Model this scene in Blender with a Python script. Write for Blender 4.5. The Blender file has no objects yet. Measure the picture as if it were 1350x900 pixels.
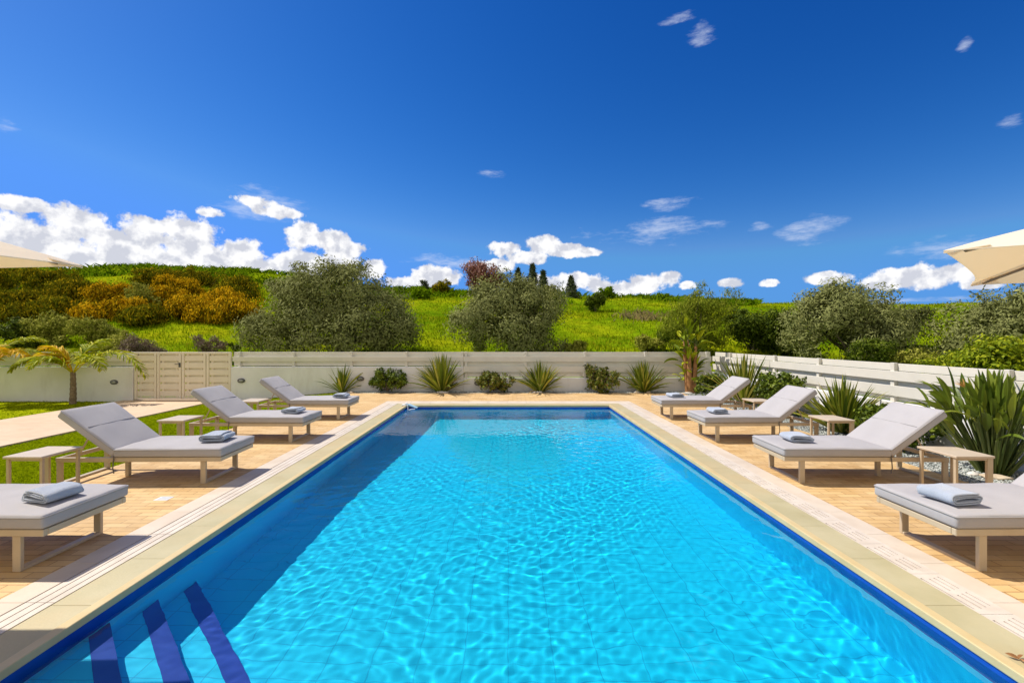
import bpy, bmesh, math
import numpy as np
from mathutils import Vector, Matrix

PI = math.pi
sc = bpy.context.scene
COL = sc.collection
RNG = np.random.default_rng(7)

# ------------------------------------------------------------------ camera
CAM_Z, F, VX, VY = 1.65, 600.0, 670.0, 447.0     # metres; focal length and vanishing point in photo pixels
cam = bpy.data.cameras.new('camera'); cam.sensor_width = 36; cam.lens = 36 * F / 1350
cam.shift_x = (675 - VX) / 1350; cam.shift_y = -(450 - VY) / 1350
cam.clip_start = 0.05; cam.clip_end = 6000
camo = bpy.data.objects.new('camera', cam); COL.objects.link(camo)
camo.location = (0, 0, CAM_Z); camo.rotation_euler = (PI / 2, 0, 0)
sc.camera = camo

def XY(px, Y): return (px - VX) * Y / F
def ZZ(py, Y): return CAM_Z + (VY - py) * Y / F

# ------------------------------------------------------------------ object helpers
def link(name, me, mats, parent=None, loc=None):
    o = bpy.data.objects.new(name, me); COL.objects.link(o)
    for m in (mats if isinstance(mats, (list, tuple)) else [mats]):
        if m is not None: me.materials.append(m)
    if parent is not None: o.parent = parent
    if loc is not None: o.location = loc
    return o

def tag(o, label, cat, group=None, kind=None):
    if label: o['label'] = label
    if cat: o['category'] = cat
    if group: o['group'] = group
    if kind: o['kind'] = kind
    return o

def thing(name, label, cat, loc=(0, 0, 0), rz=0.0, group=None):
    o = bpy.data.objects.new(name, None); COL.objects.link(o)
    o.empty_display_size = 0.1
    o.location = loc; o.rotation_euler = (0, 0, rz)
    return tag(o, label, cat, group)

def struct(o): o['kind'] = 'structure'; return o

def copy_tree(root, loc, rz, label, group=None):
    r = root.copy(); COL.objects.link(r); r.location = loc; r.rotation_euler = (0, 0, rz)
    r['label'] = label
    if group: r['group'] = group
    for ch in list(root.children):
        c = ch.copy(); COL.objects.link(c); c.parent = r
        for g in list(ch.children):
            d = g.copy(); COL.objects.link(d); d.parent = c
    return r

class MB:
    """collects boxes, tubes and strips for ONE mesh"""
    def __init__(s): s.v = []; s.f = []; s.m = []
    def quad(s, a, b, c, d, mi=0):
        n = len(s.v); s.v += [a, b, c, d]; s.f.append((n, n+1, n+2, n+3)); s.m.append(mi)
    def poly(s, pts, mi=0):
        n = len(s.v); s.v += pts; s.f.append(tuple(range(n, n+len(pts)))); s.m.append(mi)
    def box(s, x0, x1, y0, y1, z0, z1, mi=0, mat=None):
        n = len(s.v)
        vs = [Vector((x, y, z)) for z in (z0, z1) for x, y in ((x0, y0), (x1, y0), (x1, y1), (x0, y1))]
        if mat is not None: vs = [mat @ q for q in vs]
        s.v += [tuple(q) for q in vs]
        for f in ((3,2,1,0), (4,5,6,7), (0,1,5,4), (1,2,6,5), (2,3,7,6), (3,0,4,7)):
            s.f.append(tuple(n+i for i in f)); s.m.append(mi)
    def tube(s, pts, rad, n=8, mi=0):
        pts = [Vector(p) for p in pts]
        rad = rad if hasattr(rad, '__len__') else [rad]*len(pts)
        base = len(s.v)
        for i, p in enumerate(pts):
            t = (pts[min(i+1, len(pts)-1)] - pts[max(i-1, 0)]).normalized()
            a = t.cross(Vector((0.13, 0.31, 1)))
            if a.length < 1e-3: a = t.cross(Vector((1, 0, 0)))
            a.normalize(); b = t.cross(a)
            for k in range(n):
                th = 2*PI*k/n
                s.v.append(tuple(p + (a*math.cos(th) + b*math.sin(th))*rad[i]))
        for i in range(len(pts)-1):
            for k in range(n):
                q = base+i*n
                s.f.append((q+k, q+(k+1) % n, q+n+(k+1) % n, q+n+k)); s.m.append(mi)
        s.f.append(tuple(base+k for k in range(n))[::-1]); s.m.append(mi)
        s.f.append(tuple(base+(len(pts)-1)*n+k for k in range(n))); s.m.append(mi)
    def prism(s, poly, z0, z1, mi=0, tmi=None):
        n = len(poly)
        a = sum(poly[i][0]*poly[(i+1) % n][1]-poly[(i+1) % n][0]*poly[i][1] for i in range(n))
        if a < 0: poly = poly[::-1]
        s.poly([(x, y, z1) for x, y in poly], mi if tmi is None else tmi)
        s.poly([(x, y, z0) for x, y in poly][::-1], mi)
        for i in range(n):
            (x0, y0), (x1, y1) = poly[i], poly[(i+1) % n]
            s.quad((x0, y0, z0), (x1, y1, z0), (x1, y1, z1), (x0, y0, z1), mi)
    def build(s, name, mats, parent=None, loc=None, bevel=0.0, seg=2, smooth=False):
        me = bpy.data.meshes.new(name); me.from_pydata(s.v, [], s.f)
        me.polygons.foreach_set('material_index', s.m)
        if bevel or smooth:
            bm = bmesh.new(); bm.from_mesh(me)
            if bevel:
                bmesh.ops.bevel(bm, geom=[e for e in bm.edges if len(e.link_faces) == 2 and e.calc_face_angle(0) > 0.5],
                                offset=bevel, segments=seg, profile=0.5, affect='EDGES')
            bm.to_mesh(me); bm.free()
            if smooth: me.polygons.foreach_set('use_smooth', [True]*len(me.polygons))
        me.update()
        return link(name, me, mats, parent, loc)

def np_mesh(name, V, Fc, smooth=False):
    """V (n,3) array, Fc (m,k) array of equal-size faces"""
    me = bpy.data.meshes.new(name); V = np.asarray(V, dtype=np.float32); Fc = np.asarray(Fc, dtype=np.int32)
    m, k = Fc.shape
    me.vertices.add(len(V)); me.vertices.foreach_set('co', V.ravel())
    me.loops.add(m*k); me.loops.foreach_set('vertex_index', Fc.ravel())
    me.polygons.add(m); me.polygons.foreach_set('loop_start', np.arange(0, m*k, k, dtype=np.int32))
    me.polygons.foreach_set('loop_total', np.full(m, k, dtype=np.int32))
    if smooth: me.polygons.foreach_set('use_smooth', np.ones(m, dtype=bool))
    me.update(calc_edges=True); me.validate()
    return me

# ------------------------------------------------------------------ materials
def new_mat(name):
    m = bpy.data.materials.new(name); m.use_nodes = True
    nt = m.node_tree; p = nt.nodes['Principled BSDF']
    return m, nt, p

def N(nt, t, **kw):
    n = nt.nodes.new(t)
    for k, v in kw.items():
        if k in n.inputs: n.inputs[k].default_value = v
        else: setattr(n, k, v)
    return n

def c4(c): return (*c, 1.0)

def noise_mat(name, c1, c2, scale=5.0, rough=0.6, bump=0.0, bscale=None, detail=5, spec=0.5, lo=0.3, hi=0.7, sheen=0.0, c3=None, c3scale=0.5):
    m, nt, p = new_mat(name); L = nt.links
    tc = N(nt, 'ShaderNodeTexCoord')
    nz = N(nt, 'ShaderNodeTexNoise', Scale=scale, Detail=detail); L.new(tc.outputs['Object'], nz.inputs['Vector'])
    r = N(nt, 'ShaderNodeValToRGB'); r.color_ramp.elements[0].position = lo; r.color_ramp.elements[1].position = hi
    r.color_ramp.elements[0].color = c4(c1); r.color_ramp.elements[1].color = c4(c2)
    L.new(nz.outputs['Fac'], r.inputs['Fac'])
    out = r.outputs['Color']
    if c3 is not None:
        n3 = N(nt, 'ShaderNodeTexNoise', Scale=c3scale, Detail=3); L.new(tc.outputs['Object'], n3.inputs['Vector'])
        r3 = N(nt, 'ShaderNodeMapRange'); r3.inputs[1].default_value = 0.45; r3.inputs[2].default_value = 0.68
        L.new(n3.outputs['Fac'], r3.inputs[0])
        mx = N(nt, 'ShaderNodeMix', data_type='RGBA'); L.new(r3.outputs[0], mx.inputs['Factor'])
        L.new(out, mx.inputs[6]); mx.inputs[7].default_value = c4(c3); out = mx.outputs[2]
    L.new(out, p.inputs['Base Color'])
    p.inputs['Roughness'].default_value = rough; p.inputs['Specular IOR Level'].default_value = spec
    if sheen: p.inputs['Sheen Weight'].default_value = sheen
    if bump:
        nb = N(nt, 'ShaderNodeTexNoise', Scale=bscale or scale*4, Detail=4); L.new(tc.outputs['Object'], nb.inputs['Vector'])
        b = N(nt, 'ShaderNodeBump', Strength=bump, Distance=0.01); L.new(nb.outputs['Fac'], b.inputs['Height'])
        L.new(b.outputs['Normal'], p.inputs['Normal'])
    return m

def leaf_mat(name, cols, trans=0.25, rough=0.5, spec=0.4, back=None):
    """foliage: colour varies leaf by leaf; some light passes through the leaf"""
    m, nt, p = new_mat(name); L = nt.links
    g = N(nt, 'ShaderNodeNewGeometry')
    r = N(nt, 'ShaderNodeValToRGB'); r.color_ramp.interpolation = 'LINEAR'
    e = r.color_ramp.elements
    e[0].position = 0.0; e[0].color = c4(cols[0]); e[1].position = 1.0; e[1].color = c4(cols[-1])
    for i, c in enumerate(cols[1:-1]):
        q = e.new((i+1)/(len(cols)-1)); q.color = c4(c)
    L.new(g.outputs['Random Per Island'], r.inputs['Fac'])
    col = r.outputs['Color']
    if back is not None:
        mx = N(nt, 'ShaderNodeMix', data_type='RGBA'); L.new(g.outputs['Backfacing'], mx.inputs['Factor'])
        L.new(col, mx.inputs[6]); mx.inputs[7].default_value = c4(back); col = mx.outputs[2]
    L.new(col, p.inputs['Base Color'])
    p.inputs['Roughness'].default_value = rough; p.inputs['Specular IOR Level'].default_value = spec
    t = N(nt, 'ShaderNodeBsdfTranslucent'); L.new(col, t.inputs['Color'])
    ms = N(nt, 'ShaderNodeMixShader', Fac=trans)
    L.new(p.outputs[0], ms.inputs[1]); L.new(t.outputs[0], ms.inputs[2])
    L.new(ms.outputs[0], nt.nodes['Material Output'].inputs['Surface'])
    return m

def brick_mat(name, c1, c2, mortar, bw, rh, msize=0.004, rough=0.7, offset=0.5, var=None, rot=0.0, bump=0.3, spec=0.4, vscale=1.2):
    m, nt, p = new_mat(name); L = nt.links
    tc = N(nt, 'ShaderNodeTexCoord'); mp = N(nt, 'ShaderNodeMapping'); mp.inputs['Rotation'].default_value[2] = rot
    L.new(tc.outputs['Object'], mp.inputs['Vector'])
    b = N(nt, 'ShaderNodeTexBrick'); b.offset = offset; b.squash = 1.0
    b.inputs['Scale'].default_value = 1.0; b.inputs['Brick Width'].default_value = bw; b.inputs['Row Height'].default_value = rh
    b.inputs['Mortar Size'].default_value = msize; b.inputs['Mortar Smooth'].default_value = 0.3; b.inputs['Bias'].default_value = 0.0
    b.inputs['Color1'].default_value = c4(c1); b.inputs['Color2'].default_value = c4(c2); b.inputs['Mortar'].default_value = c4(mortar)
    L.new(mp.outputs[0], b.inputs['Vector'])
    col = b.outputs['Color']
    if var is not None:
        nz = N(nt, 'ShaderNodeTexNoise', Scale=vscale, Detail=6, Roughness=0.65); L.new(tc.outputs['Object'], nz.inputs['Vector'])
        mr = N(nt, 'ShaderNodeMapRange'); mr.inputs[1].default_value = 0.42; mr.inputs[2].default_value = 0.75
        mr.inputs[3].default_value = 0.0; mr.inputs[4].default_value = 0.6
        L.new(nz.outputs['Fac'], mr.inputs[0])
        mx = N(nt, 'ShaderNodeMix', data_type='RGBA'); L.new(mr.outputs[0], mx.inputs['Factor'])
        L.new(col, mx.inputs[6]); mx.inputs[7].default_value = c4(var); col = mx.outputs[2]
    L.new(col, p.inputs['Base Color']); p.inputs['Roughness'].default_value = rough
    p.inputs['Specular IOR Level'].default_value = spec
    if bump:
        nb = N(nt, 'ShaderNodeTexNoise', Scale=90.0, Detail=3); L.new(tc.outputs['Object'], nb.inputs['Vector'])
        ad = N(nt, 'ShaderNodeMath', operation='MULTIPLY_ADD'); ad.inputs[1].default_value = -1.0
        L.new(b.outputs['Fac'], ad.inputs[0]); L.new(nb.outputs['Fac'], ad.inputs[2])
        bp = N(nt, 'ShaderNodeBump', Strength=bump, Distance=0.004); L.new(ad.outputs[0], bp.inputs['Height'])
        L.new(bp.outputs['Normal'], p.inputs['Normal'])
    return m

M = {}
M['deck'] = brick_mat('sandstone pavers', (0.64, 0.44, 0.20), (0.50, 0.315, 0.125), (0.30, 0.165, 0.065), 0.24, 0.085, 0.0045, 0.75, var=(0.68, 0.51, 0.29), vscale=2.5, bump=0.5)
M['path'] = brick_mat('driveway pavers', (0.60, 0.45, 0.30), (0.55, 0.40, 0.26), (0.42, 0.30, 0.20), 0.30, 0.10, 0.003, 0.8, var=(0.64, 0.50, 0.36))
M['coping'] = noise_mat('cream coping stone', (0.40, 0.36, 0.20), (0.49, 0.44, 0.27), 2.5, 0.55, 0.15, 60, c3=(0.48, 0.38, 0.20), c3scale=0.9)
M['lip'] = noise_mat('yellow cream coping lip', (0.54, 0.42, 0.20), (0.60, 0.49, 0.27), 4, 0.45, 0.1, 50)
M['grate'] = noise_mat('pale grate stone', (0.55, 0.48, 0.40), (0.66, 0.60, 0.52), 6, 0.6, 0.12, 70)
M['pale'] = noise_mat('pale border stone', (0.54, 0.45, 0.35), (0.64, 0.56, 0.46), 3, 0.65, 0.12, 70)
M['slot'] = noise_mat('channel under grate', (0.10, 0.075, 0.05), (0.16, 0.12, 0.08), 8, 0.9)
M['tile'] = brick_mat('aqua pool tile', (0.006, 0.63, 0.93), (0.008, 0.66, 0.95), (0.006, 0.44, 0.72), 0.30, 0.15, 0.0045, 0.35, offset=0.0, bump=0.0, var=(0.008, 0.65, 0.92))
M['walltile'] = noise_mat('aqua wall tile', (0.006, 0.56, 0.90), (0.010, 0.62, 0.92), 3, 0.35)
M['band'] = noise_mat('cobalt tile', (0.006, 0.05, 0.36), (0.012, 0.075, 0.44), 5, 0.25)
M['nosing'] = noise_mat('cobalt step tile', (0.012, 0.045, 0.33), (0.02, 0.065, 0.40), 5, 0.3)
M['white'] = noise_mat('white render', (0.74, 0.73, 0.70), (0.82, 0.81, 0.79), 1.5, 0.85, 0.2, 60, c3=(0.70, 0.685, 0.65), c3scale=0.7)
M['board'] = noise_mat('cream painted board', (0.64, 0.61, 0.53), (0.70, 0.67, 0.585), 3, 0.5, 0.05, 30)
M['gate'] = noise_mat('cream gate paint', (0.70, 0.62, 0.47), (0.76, 0.68, 0.53), 4, 0.5, 0.05, 30)
M['frame'] = noise_mat('taupe metal', (0.47, 0.38, 0.26), (0.52, 0.43, 0.30), 6, 0.4, spec=0.5)
M['cushion'] = noise_mat('light grey outdoor fabric', (0.37, 0.358, 0.366), (0.415, 0.402, 0.41), 2.2, 0.9, 0.25, 260, sheen=0.15, spec=0.2)
M['piping'] = noise_mat('grey seam piping', (0.31, 0.30, 0.30), (0.35, 0.34, 0.34), 6, 0.9)
M['strap'] = noise_mat('dark tie strap', (0.10, 0.085, 0.07), (0.16, 0.14, 0.12), 9, 0.8)
M['table'] = noise_mat('taupe table top', (0.52, 0.43, 0.32), (0.57, 0.48, 0.37), 5, 0.4)
M['towel'] = noise_mat('pale blue towel', (0.40, 0.46, 0.56), (0.48, 0.54, 0.64), 9, 1.0, 0.9, 240, sheen=0.5, spec=0.1)
M['bark'] = noise_mat('grey bark', (0.10, 0.075, 0.05), (0.21, 0.165, 0.12), 9, 0.9, 0.6, 30)
M['palmbark'] = noise_mat('fibrous palm trunk', (0.13, 0.09, 0.05), (0.30, 0.22, 0.13), 22, 0.95, 0.8, 40)
M['darkmetal'] = noise_mat('dark grey metal', (0.06, 0.06, 0.06), (0.10, 0.10, 0.10), 8, 0.4)
M['glass'] = noise_mat('frosted lamp glass', (0.45, 0.45, 0.43), (0.55, 0.55, 0.52), 8, 0.25)
M['rib'] = noise_mat('brown parasol rib', (0.16, 0.11, 0.07), (0.22, 0.16, 0.10), 8, 0.5)
M['stone'] = noise_mat('tan field stone', (0.42, 0.33, 0.22), (0.62, 0.53, 0.40), 9, 0.8, 0.5, 25)
M['whitestone'] = noise_mat('white field stone', (0.62, 0.58, 0.52), (0.76, 0.73, 0.68), 9, 0.8, 0.4, 25)
M['plastic'] = noise_mat('white plastic', (0.74, 0.77, 0.80), (0.80, 0.82, 0.84), 8, 0.35)
M['bluepl'] = noise_mat('pale blue plastic', (0.35, 0.58, 0.75), (0.42, 0.66, 0.82), 8, 0.35)
M['lawn'] = noise_mat('lawn soil and turf', (0.22, 0.26, 0.004), (0.33, 0.36, 0.006), 3.0, 0.95, 0.6, 60, detail=8, spec=0.0)
M['blade'] = leaf_mat('lawn blade', [(0.24, 0.33, 0.003), (0.35, 0.44, 0.004), (0.45, 0.52, 0.008)], 0.4, 0.8, 0.0)
M['gravelbase'] = noise_mat('gravel bed', (0.16, 0.17, 0.16), (0.40, 0.42, 0.40), 40, 0.95, 0.8, 60)
M['pebble'] = leaf_mat('grey green pebble', [(0.16, 0.17, 0.16), (0.30, 0.33, 0.31), (0.42, 0.46, 0.43), (0.60, 0.60, 0.56)], 0.0, 0.8, 0.3)
M['olive'] = leaf_mat('olive leaf', [(0.06, 0.075, 0.010), (0.12, 0.14, 0.022), (0.25, 0.265, 0.06), (0.54, 0.54, 0.20)], 0.14, 0.8, 0.05, back=(0.22, 0.235, 0.08))
M['olivedark'] = leaf_mat('dark olive leaf', [(0.06, 0.08, 0.018), (0.11, 0.125, 0.03), (0.18, 0.18, 0.055)], 0.25, 0.7, 0.12)
M['feather'] = leaf_mat('feathery green leaf', [(0.10, 0.14, 0.010), (0.20, 0.24, 0.016), (0.32, 0.34, 0.035)], 0.25, 0.8, 0.05)
M['gorse'] = leaf_mat('orange gorse sprig', [(0.08, 0.085, 0.006), (0.30, 0.20, 0.005), (0.62, 0.36, 0.006), (0.80, 0.50, 0.02)], 0.18, 0.9, 0.0)
M['gorsedark'] = leaf_mat('brown green gorse sprig', [(0.05, 0.065, 0.006), (0.12, 0.13, 0.007), (0.22, 0.19, 0.008), (0.52, 0.36, 0.012)], 0.18, 0.9, 0.0)
M['scrub'] = leaf_mat('grey green scrub', [(0.14, 0.165, 0.012), (0.30, 0.31, 0.04), (0.52, 0.50, 0.10)], 0.2, 0.8, 0.03)
M['darkgreen'] = leaf_mat('dark green leaf', [(0.035, 0.060, 0.005), (0.07, 0.105, 0.007), (0.15, 0.19, 0.014)], 0.2, 0.7, 0.08)
M['brightgreen'] = leaf_mat('bright green leaf', [(0.10, 0.15, 0.005), (0.22, 0.28, 0.007), (0.42, 0.44, 0.015)], 0.25, 0.6, 0.12)
M['purple'] = leaf_mat('purple brown twig', [(0.126, 0.084, 0.063), (0.210, 0.140, 0.105), (0.238, 0.210, 0.084)], 0.15, 0.8, 0.2)
M['redleaf'] = leaf_mat('red brown leaf', [(0.130, 0.046, 0.033), (0.260, 0.098, 0.065), (0.364, 0.182, 0.130)], 0.2, 0.5, 0.3)
M['conifer'] = leaf_mat('conifer needle', [(0.033, 0.052, 0.016), (0.058, 0.078, 0.026), (0.091, 0.111, 0.039)], 0.1, 0.6, 0.2)
M['hedge'] = leaf_mat('glossy shrub leaf', [(0.04, 0.07, 0.006), (0.085, 0.13, 0.009), (0.19, 0.24, 0.018)], 0.2, 0.5, 0.15)
M['redhedge'] = leaf_mat('bronze shrub leaf', [(0.05, 0.07, 0.008), (0.10, 0.135, 0.012), (0.19, 0.22, 0.025), (0.22, 0.15, 0.045)], 0.2, 0.5, 0.15)
M['flax'] = leaf_mat('flax blade', [(0.06, 0.10, 0.008), (0.13, 0.18, 0.012), (0.23, 0.27, 0.02), (0.40, 0.36, 0.06)], 0.2, 0.5, 0.25)
M['strel'] = leaf_mat('bird of paradise leaf', [(0.075, 0.12, 0.010), (0.14, 0.20, 0.014), (0.28, 0.33, 0.03)], 0.3, 0.45, 0.35)
M['stalk'] = leaf_mat('leaf stalk', [(0.07, 0.11, 0.02), (0.14, 0.17, 0.04)], 0.1, 0.5, 0.4)
M['dead'] = noise_mat('dry brown stem', (0.24, 0.11, 0.035), (0.42, 0.22, 0.09), 14, 0.9, 0.5, 30)
M['palmleaf'] = leaf_mat('palm leaflet', [(0.20, 0.27, 0.006), (0.38, 0.44, 0.012), (0.60, 0.54, 0.02)], 0.35, 0.6, 0.15)
M['palmyellow'] = leaf_mat('yellowed palm leaflet', [(0.46, 0.42, 0.01), (0.74, 0.52, 0.012), (0.80, 0.46, 0.015)], 0.35, 0.6, 0.15)
M['flower'] = leaf_mat('orange flower', [(0.60, 0.25, 0.05), (0.70, 0.40, 0.12)], 0.3, 0.5, 0.3)
M['hillgrass'] = leaf_mat('hill grass blade', [(0.12, 0.21, 0.003), (0.20, 0.29, 0.004), (0.32, 0.39, 0.006), (0.44, 0.43, 0.02)], 0.35, 0.8, 0.0)
M['weeds'] = leaf_mat('green weed leaf', [(0.09, 0.17, 0.004), (0.15, 0.26, 0.005), (0.26, 0.36, 0.010)], 0.3, 0.8, 0.0)
M['drygrass'] = leaf_mat('dry grass blade', [(0.26, 0.24, 0.06), (0.38, 0.31, 0.12), (0.42, 0.30, 0.16)], 0.3, 0.7, 0.2)

def add_stains(m, scale, col, lo=0.55, hi=0.72, amt=0.6, stretch=(1, 1, 1)):
    """irregular stains mixed over an existing base colour"""
    nt = m.node_tree; L = nt.links; p = nt.nodes['Principled BSDF']; src = p.inputs['Base Color'].links[0].from_socket
    tc = N(nt, 'ShaderNodeTexCoord'); mp = N(nt, 'ShaderNodeMapping'); mp.inputs['Scale'].default_value = stretch; L.new(tc.outputs['Object'], mp.inputs['Vector'])
    nz = N(nt, 'ShaderNodeTexNoise', Scale=scale, Detail=8, Roughness=0.7); L.new(mp.outputs[0], nz.inputs['Vector'])
    mr = N(nt, 'ShaderNodeMapRange'); L.new(nz.outputs['Fac'], mr.inputs[0]); mr.inputs[1].default_value = lo; mr.inputs[2].default_value = hi; mr.inputs[4].default_value = amt
    mx = N(nt, 'ShaderNodeMix', data_type='RGBA'); L.new(mr.outputs[0], mx.inputs['Factor']); L.new(src, mx.inputs[6]); mx.inputs[7].default_value = c4(col)
    L.new(mx.outputs[2], p.inputs['Base Color'])
add_stains(M['white'], 1.1, (0.56, 0.53, 0.47), 0.52, 0.75, 0.55, (1.6, 1.6, 0.35))
add_stains(M['deck'], 1.6, (0.33, 0.21, 0.10), 0.56, 0.74, 0.55)
add_stains(M['coping'], 3.2, (0.34, 0.27, 0.13), 0.57, 0.75, 0.5)
add_stains(M['pale'], 3.0, (0.42, 0.33, 0.24), 0.57, 0.75, 0.5)
add_stains(M['grate'], 3.0, (0.45, 0.37, 0.28), 0.57, 0.75, 0.5)
add_stains(M['cushion'], 1.3, (0.33, 0.315, 0.315), 0.5, 0.75, 0.5)
add_stains(M['path'], 0.9, (0.40, 0.29, 0.19), 0.55, 0.75, 0.5)

def hill_mat():
    m, nt, p = new_mat('hill turf'); L = nt.links
    tc = N(nt, 'ShaderNodeTexCoord')
    a = N(nt, 'ShaderNodeTexNoise', Scale=0.16, Detail=8, Roughness=0.65); L.new(tc.outputs['Object'], a.inputs['Vector'])
    b = N(nt, 'ShaderNodeTexNoise', Scale=2.2, Detail=8, Roughness=0.7); L.new(tc.outputs['Object'], b.inputs['Vector'])
    ra = N(nt, 'ShaderNodeValToRGB'); e = ra.color_ramp.elements
    e[0].position = 0.40; e[0].color = (0.10, 0.19, 0.003, 1); e[1].position = 0.62; e[1].color = (0.31, 0.34, 0.006, 1)
    q = e.new(0.5); q.color = (0.19, 0.28, 0.004, 1)
    L.new(a.outputs['Fac'], ra.inputs['Fac'])
    mr = N(nt, 'ShaderNodeMapRange'); mr.inputs[1].default_value = 0.3; mr.inputs[2].default_value = 0.7
    mr.inputs[3].default_value = 0.55; mr.inputs[4].default_value = 1.25; L.new(b.outputs['Fac'], mr.inputs[0])
    mx = N(nt, 'ShaderNodeVectorMath', operation='SCALE'); L.new(ra.outputs['Color'], mx.inputs[0]); L.new(mr.outputs[0], mx.inputs['Scale'])
    L.new(mx.outputs[0], p.inputs['Base Color']); p.inputs['Roughness'].default_value = 0.95; p.inputs['Specular IOR Level'].default_value = 0.0
    bp = N(nt, 'ShaderNodeBump', Strength=0.9, Distance=0.25); L.new(b.outputs['Fac'], bp.inputs['Height']); L.new(bp.outputs['Normal'], p.inputs['Normal'])
    return m
M['hill'] = hill_mat()

def fabric_mat():
    m, nt, p = new_mat('cream parasol fabric'); L = nt.links
    p.inputs['Base Color'].default_value = (0.90, 0.85, 0.75, 1); p.inputs['Roughness'].default_value = 0.9
    tc = N(nt, 'ShaderNodeTexCoord'); nz = N(nt, 'ShaderNodeTexNoise', Scale=180.0); L.new(tc.outputs['Object'], nz.inputs['Vector'])
    bp = N(nt, 'ShaderNodeBump', Strength=0.15, Distance=0.003); L.new(nz.outputs['Fac'], bp.inputs['Height']); L.new(bp.outputs['Normal'], p.inputs['Normal'])
    t = N(nt, 'ShaderNodeBsdfTranslucent', Color=(0.95, 0.82, 0.60, 1)); ms = N(nt, 'ShaderNodeMixShader', Fac=0.42)
    L.new(p.outputs[0], ms.inputs[1]); L.new(t.outputs[0], ms.inputs[2]); L.new(ms.outputs[0], nt.nodes['Material Output'].inputs['Surface'])
    return m
M['fabric'] = fabric_mat()

def water_mat():
    m = bpy.data.materials.new('pool water'); m.use_nodes = True; nt = m.node_tree; nt.nodes.clear()
    g = N(nt, 'ShaderNodeBsdfGlass', IOR=1.33, Roughness=0.0); g.inputs['Color'].default_value = (0.93, 0.99, 1.0, 1)
    o = N(nt, 'ShaderNodeOutputMaterial'); nt.links.new(g.outputs[0], o.inputs['Surface'])
    return m
M['water'] = water_mat()

# ------------------------------------------------------------------ light: sun and sky
SUN = Vector((-0.70, 0.25, 1.0)).normalized()
el = math.asin(SUN.z); az = math.atan2(SUN.x, SUN.y)
sl = bpy.data.lights.new('sun', 'SUN'); sl.energy = 4.6; sl.angle = math.radians(0.53); sl.color = (1.0, 0.92, 0.81)
sl.cycles.is_caustics_light = True
so = bpy.data.objects.new('sun', sl); COL.objects.link(so); so.rotation_euler = SUN.to_track_quat('Z', 'Y').to_euler()
so.location = (-20, 8, 30)

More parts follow.
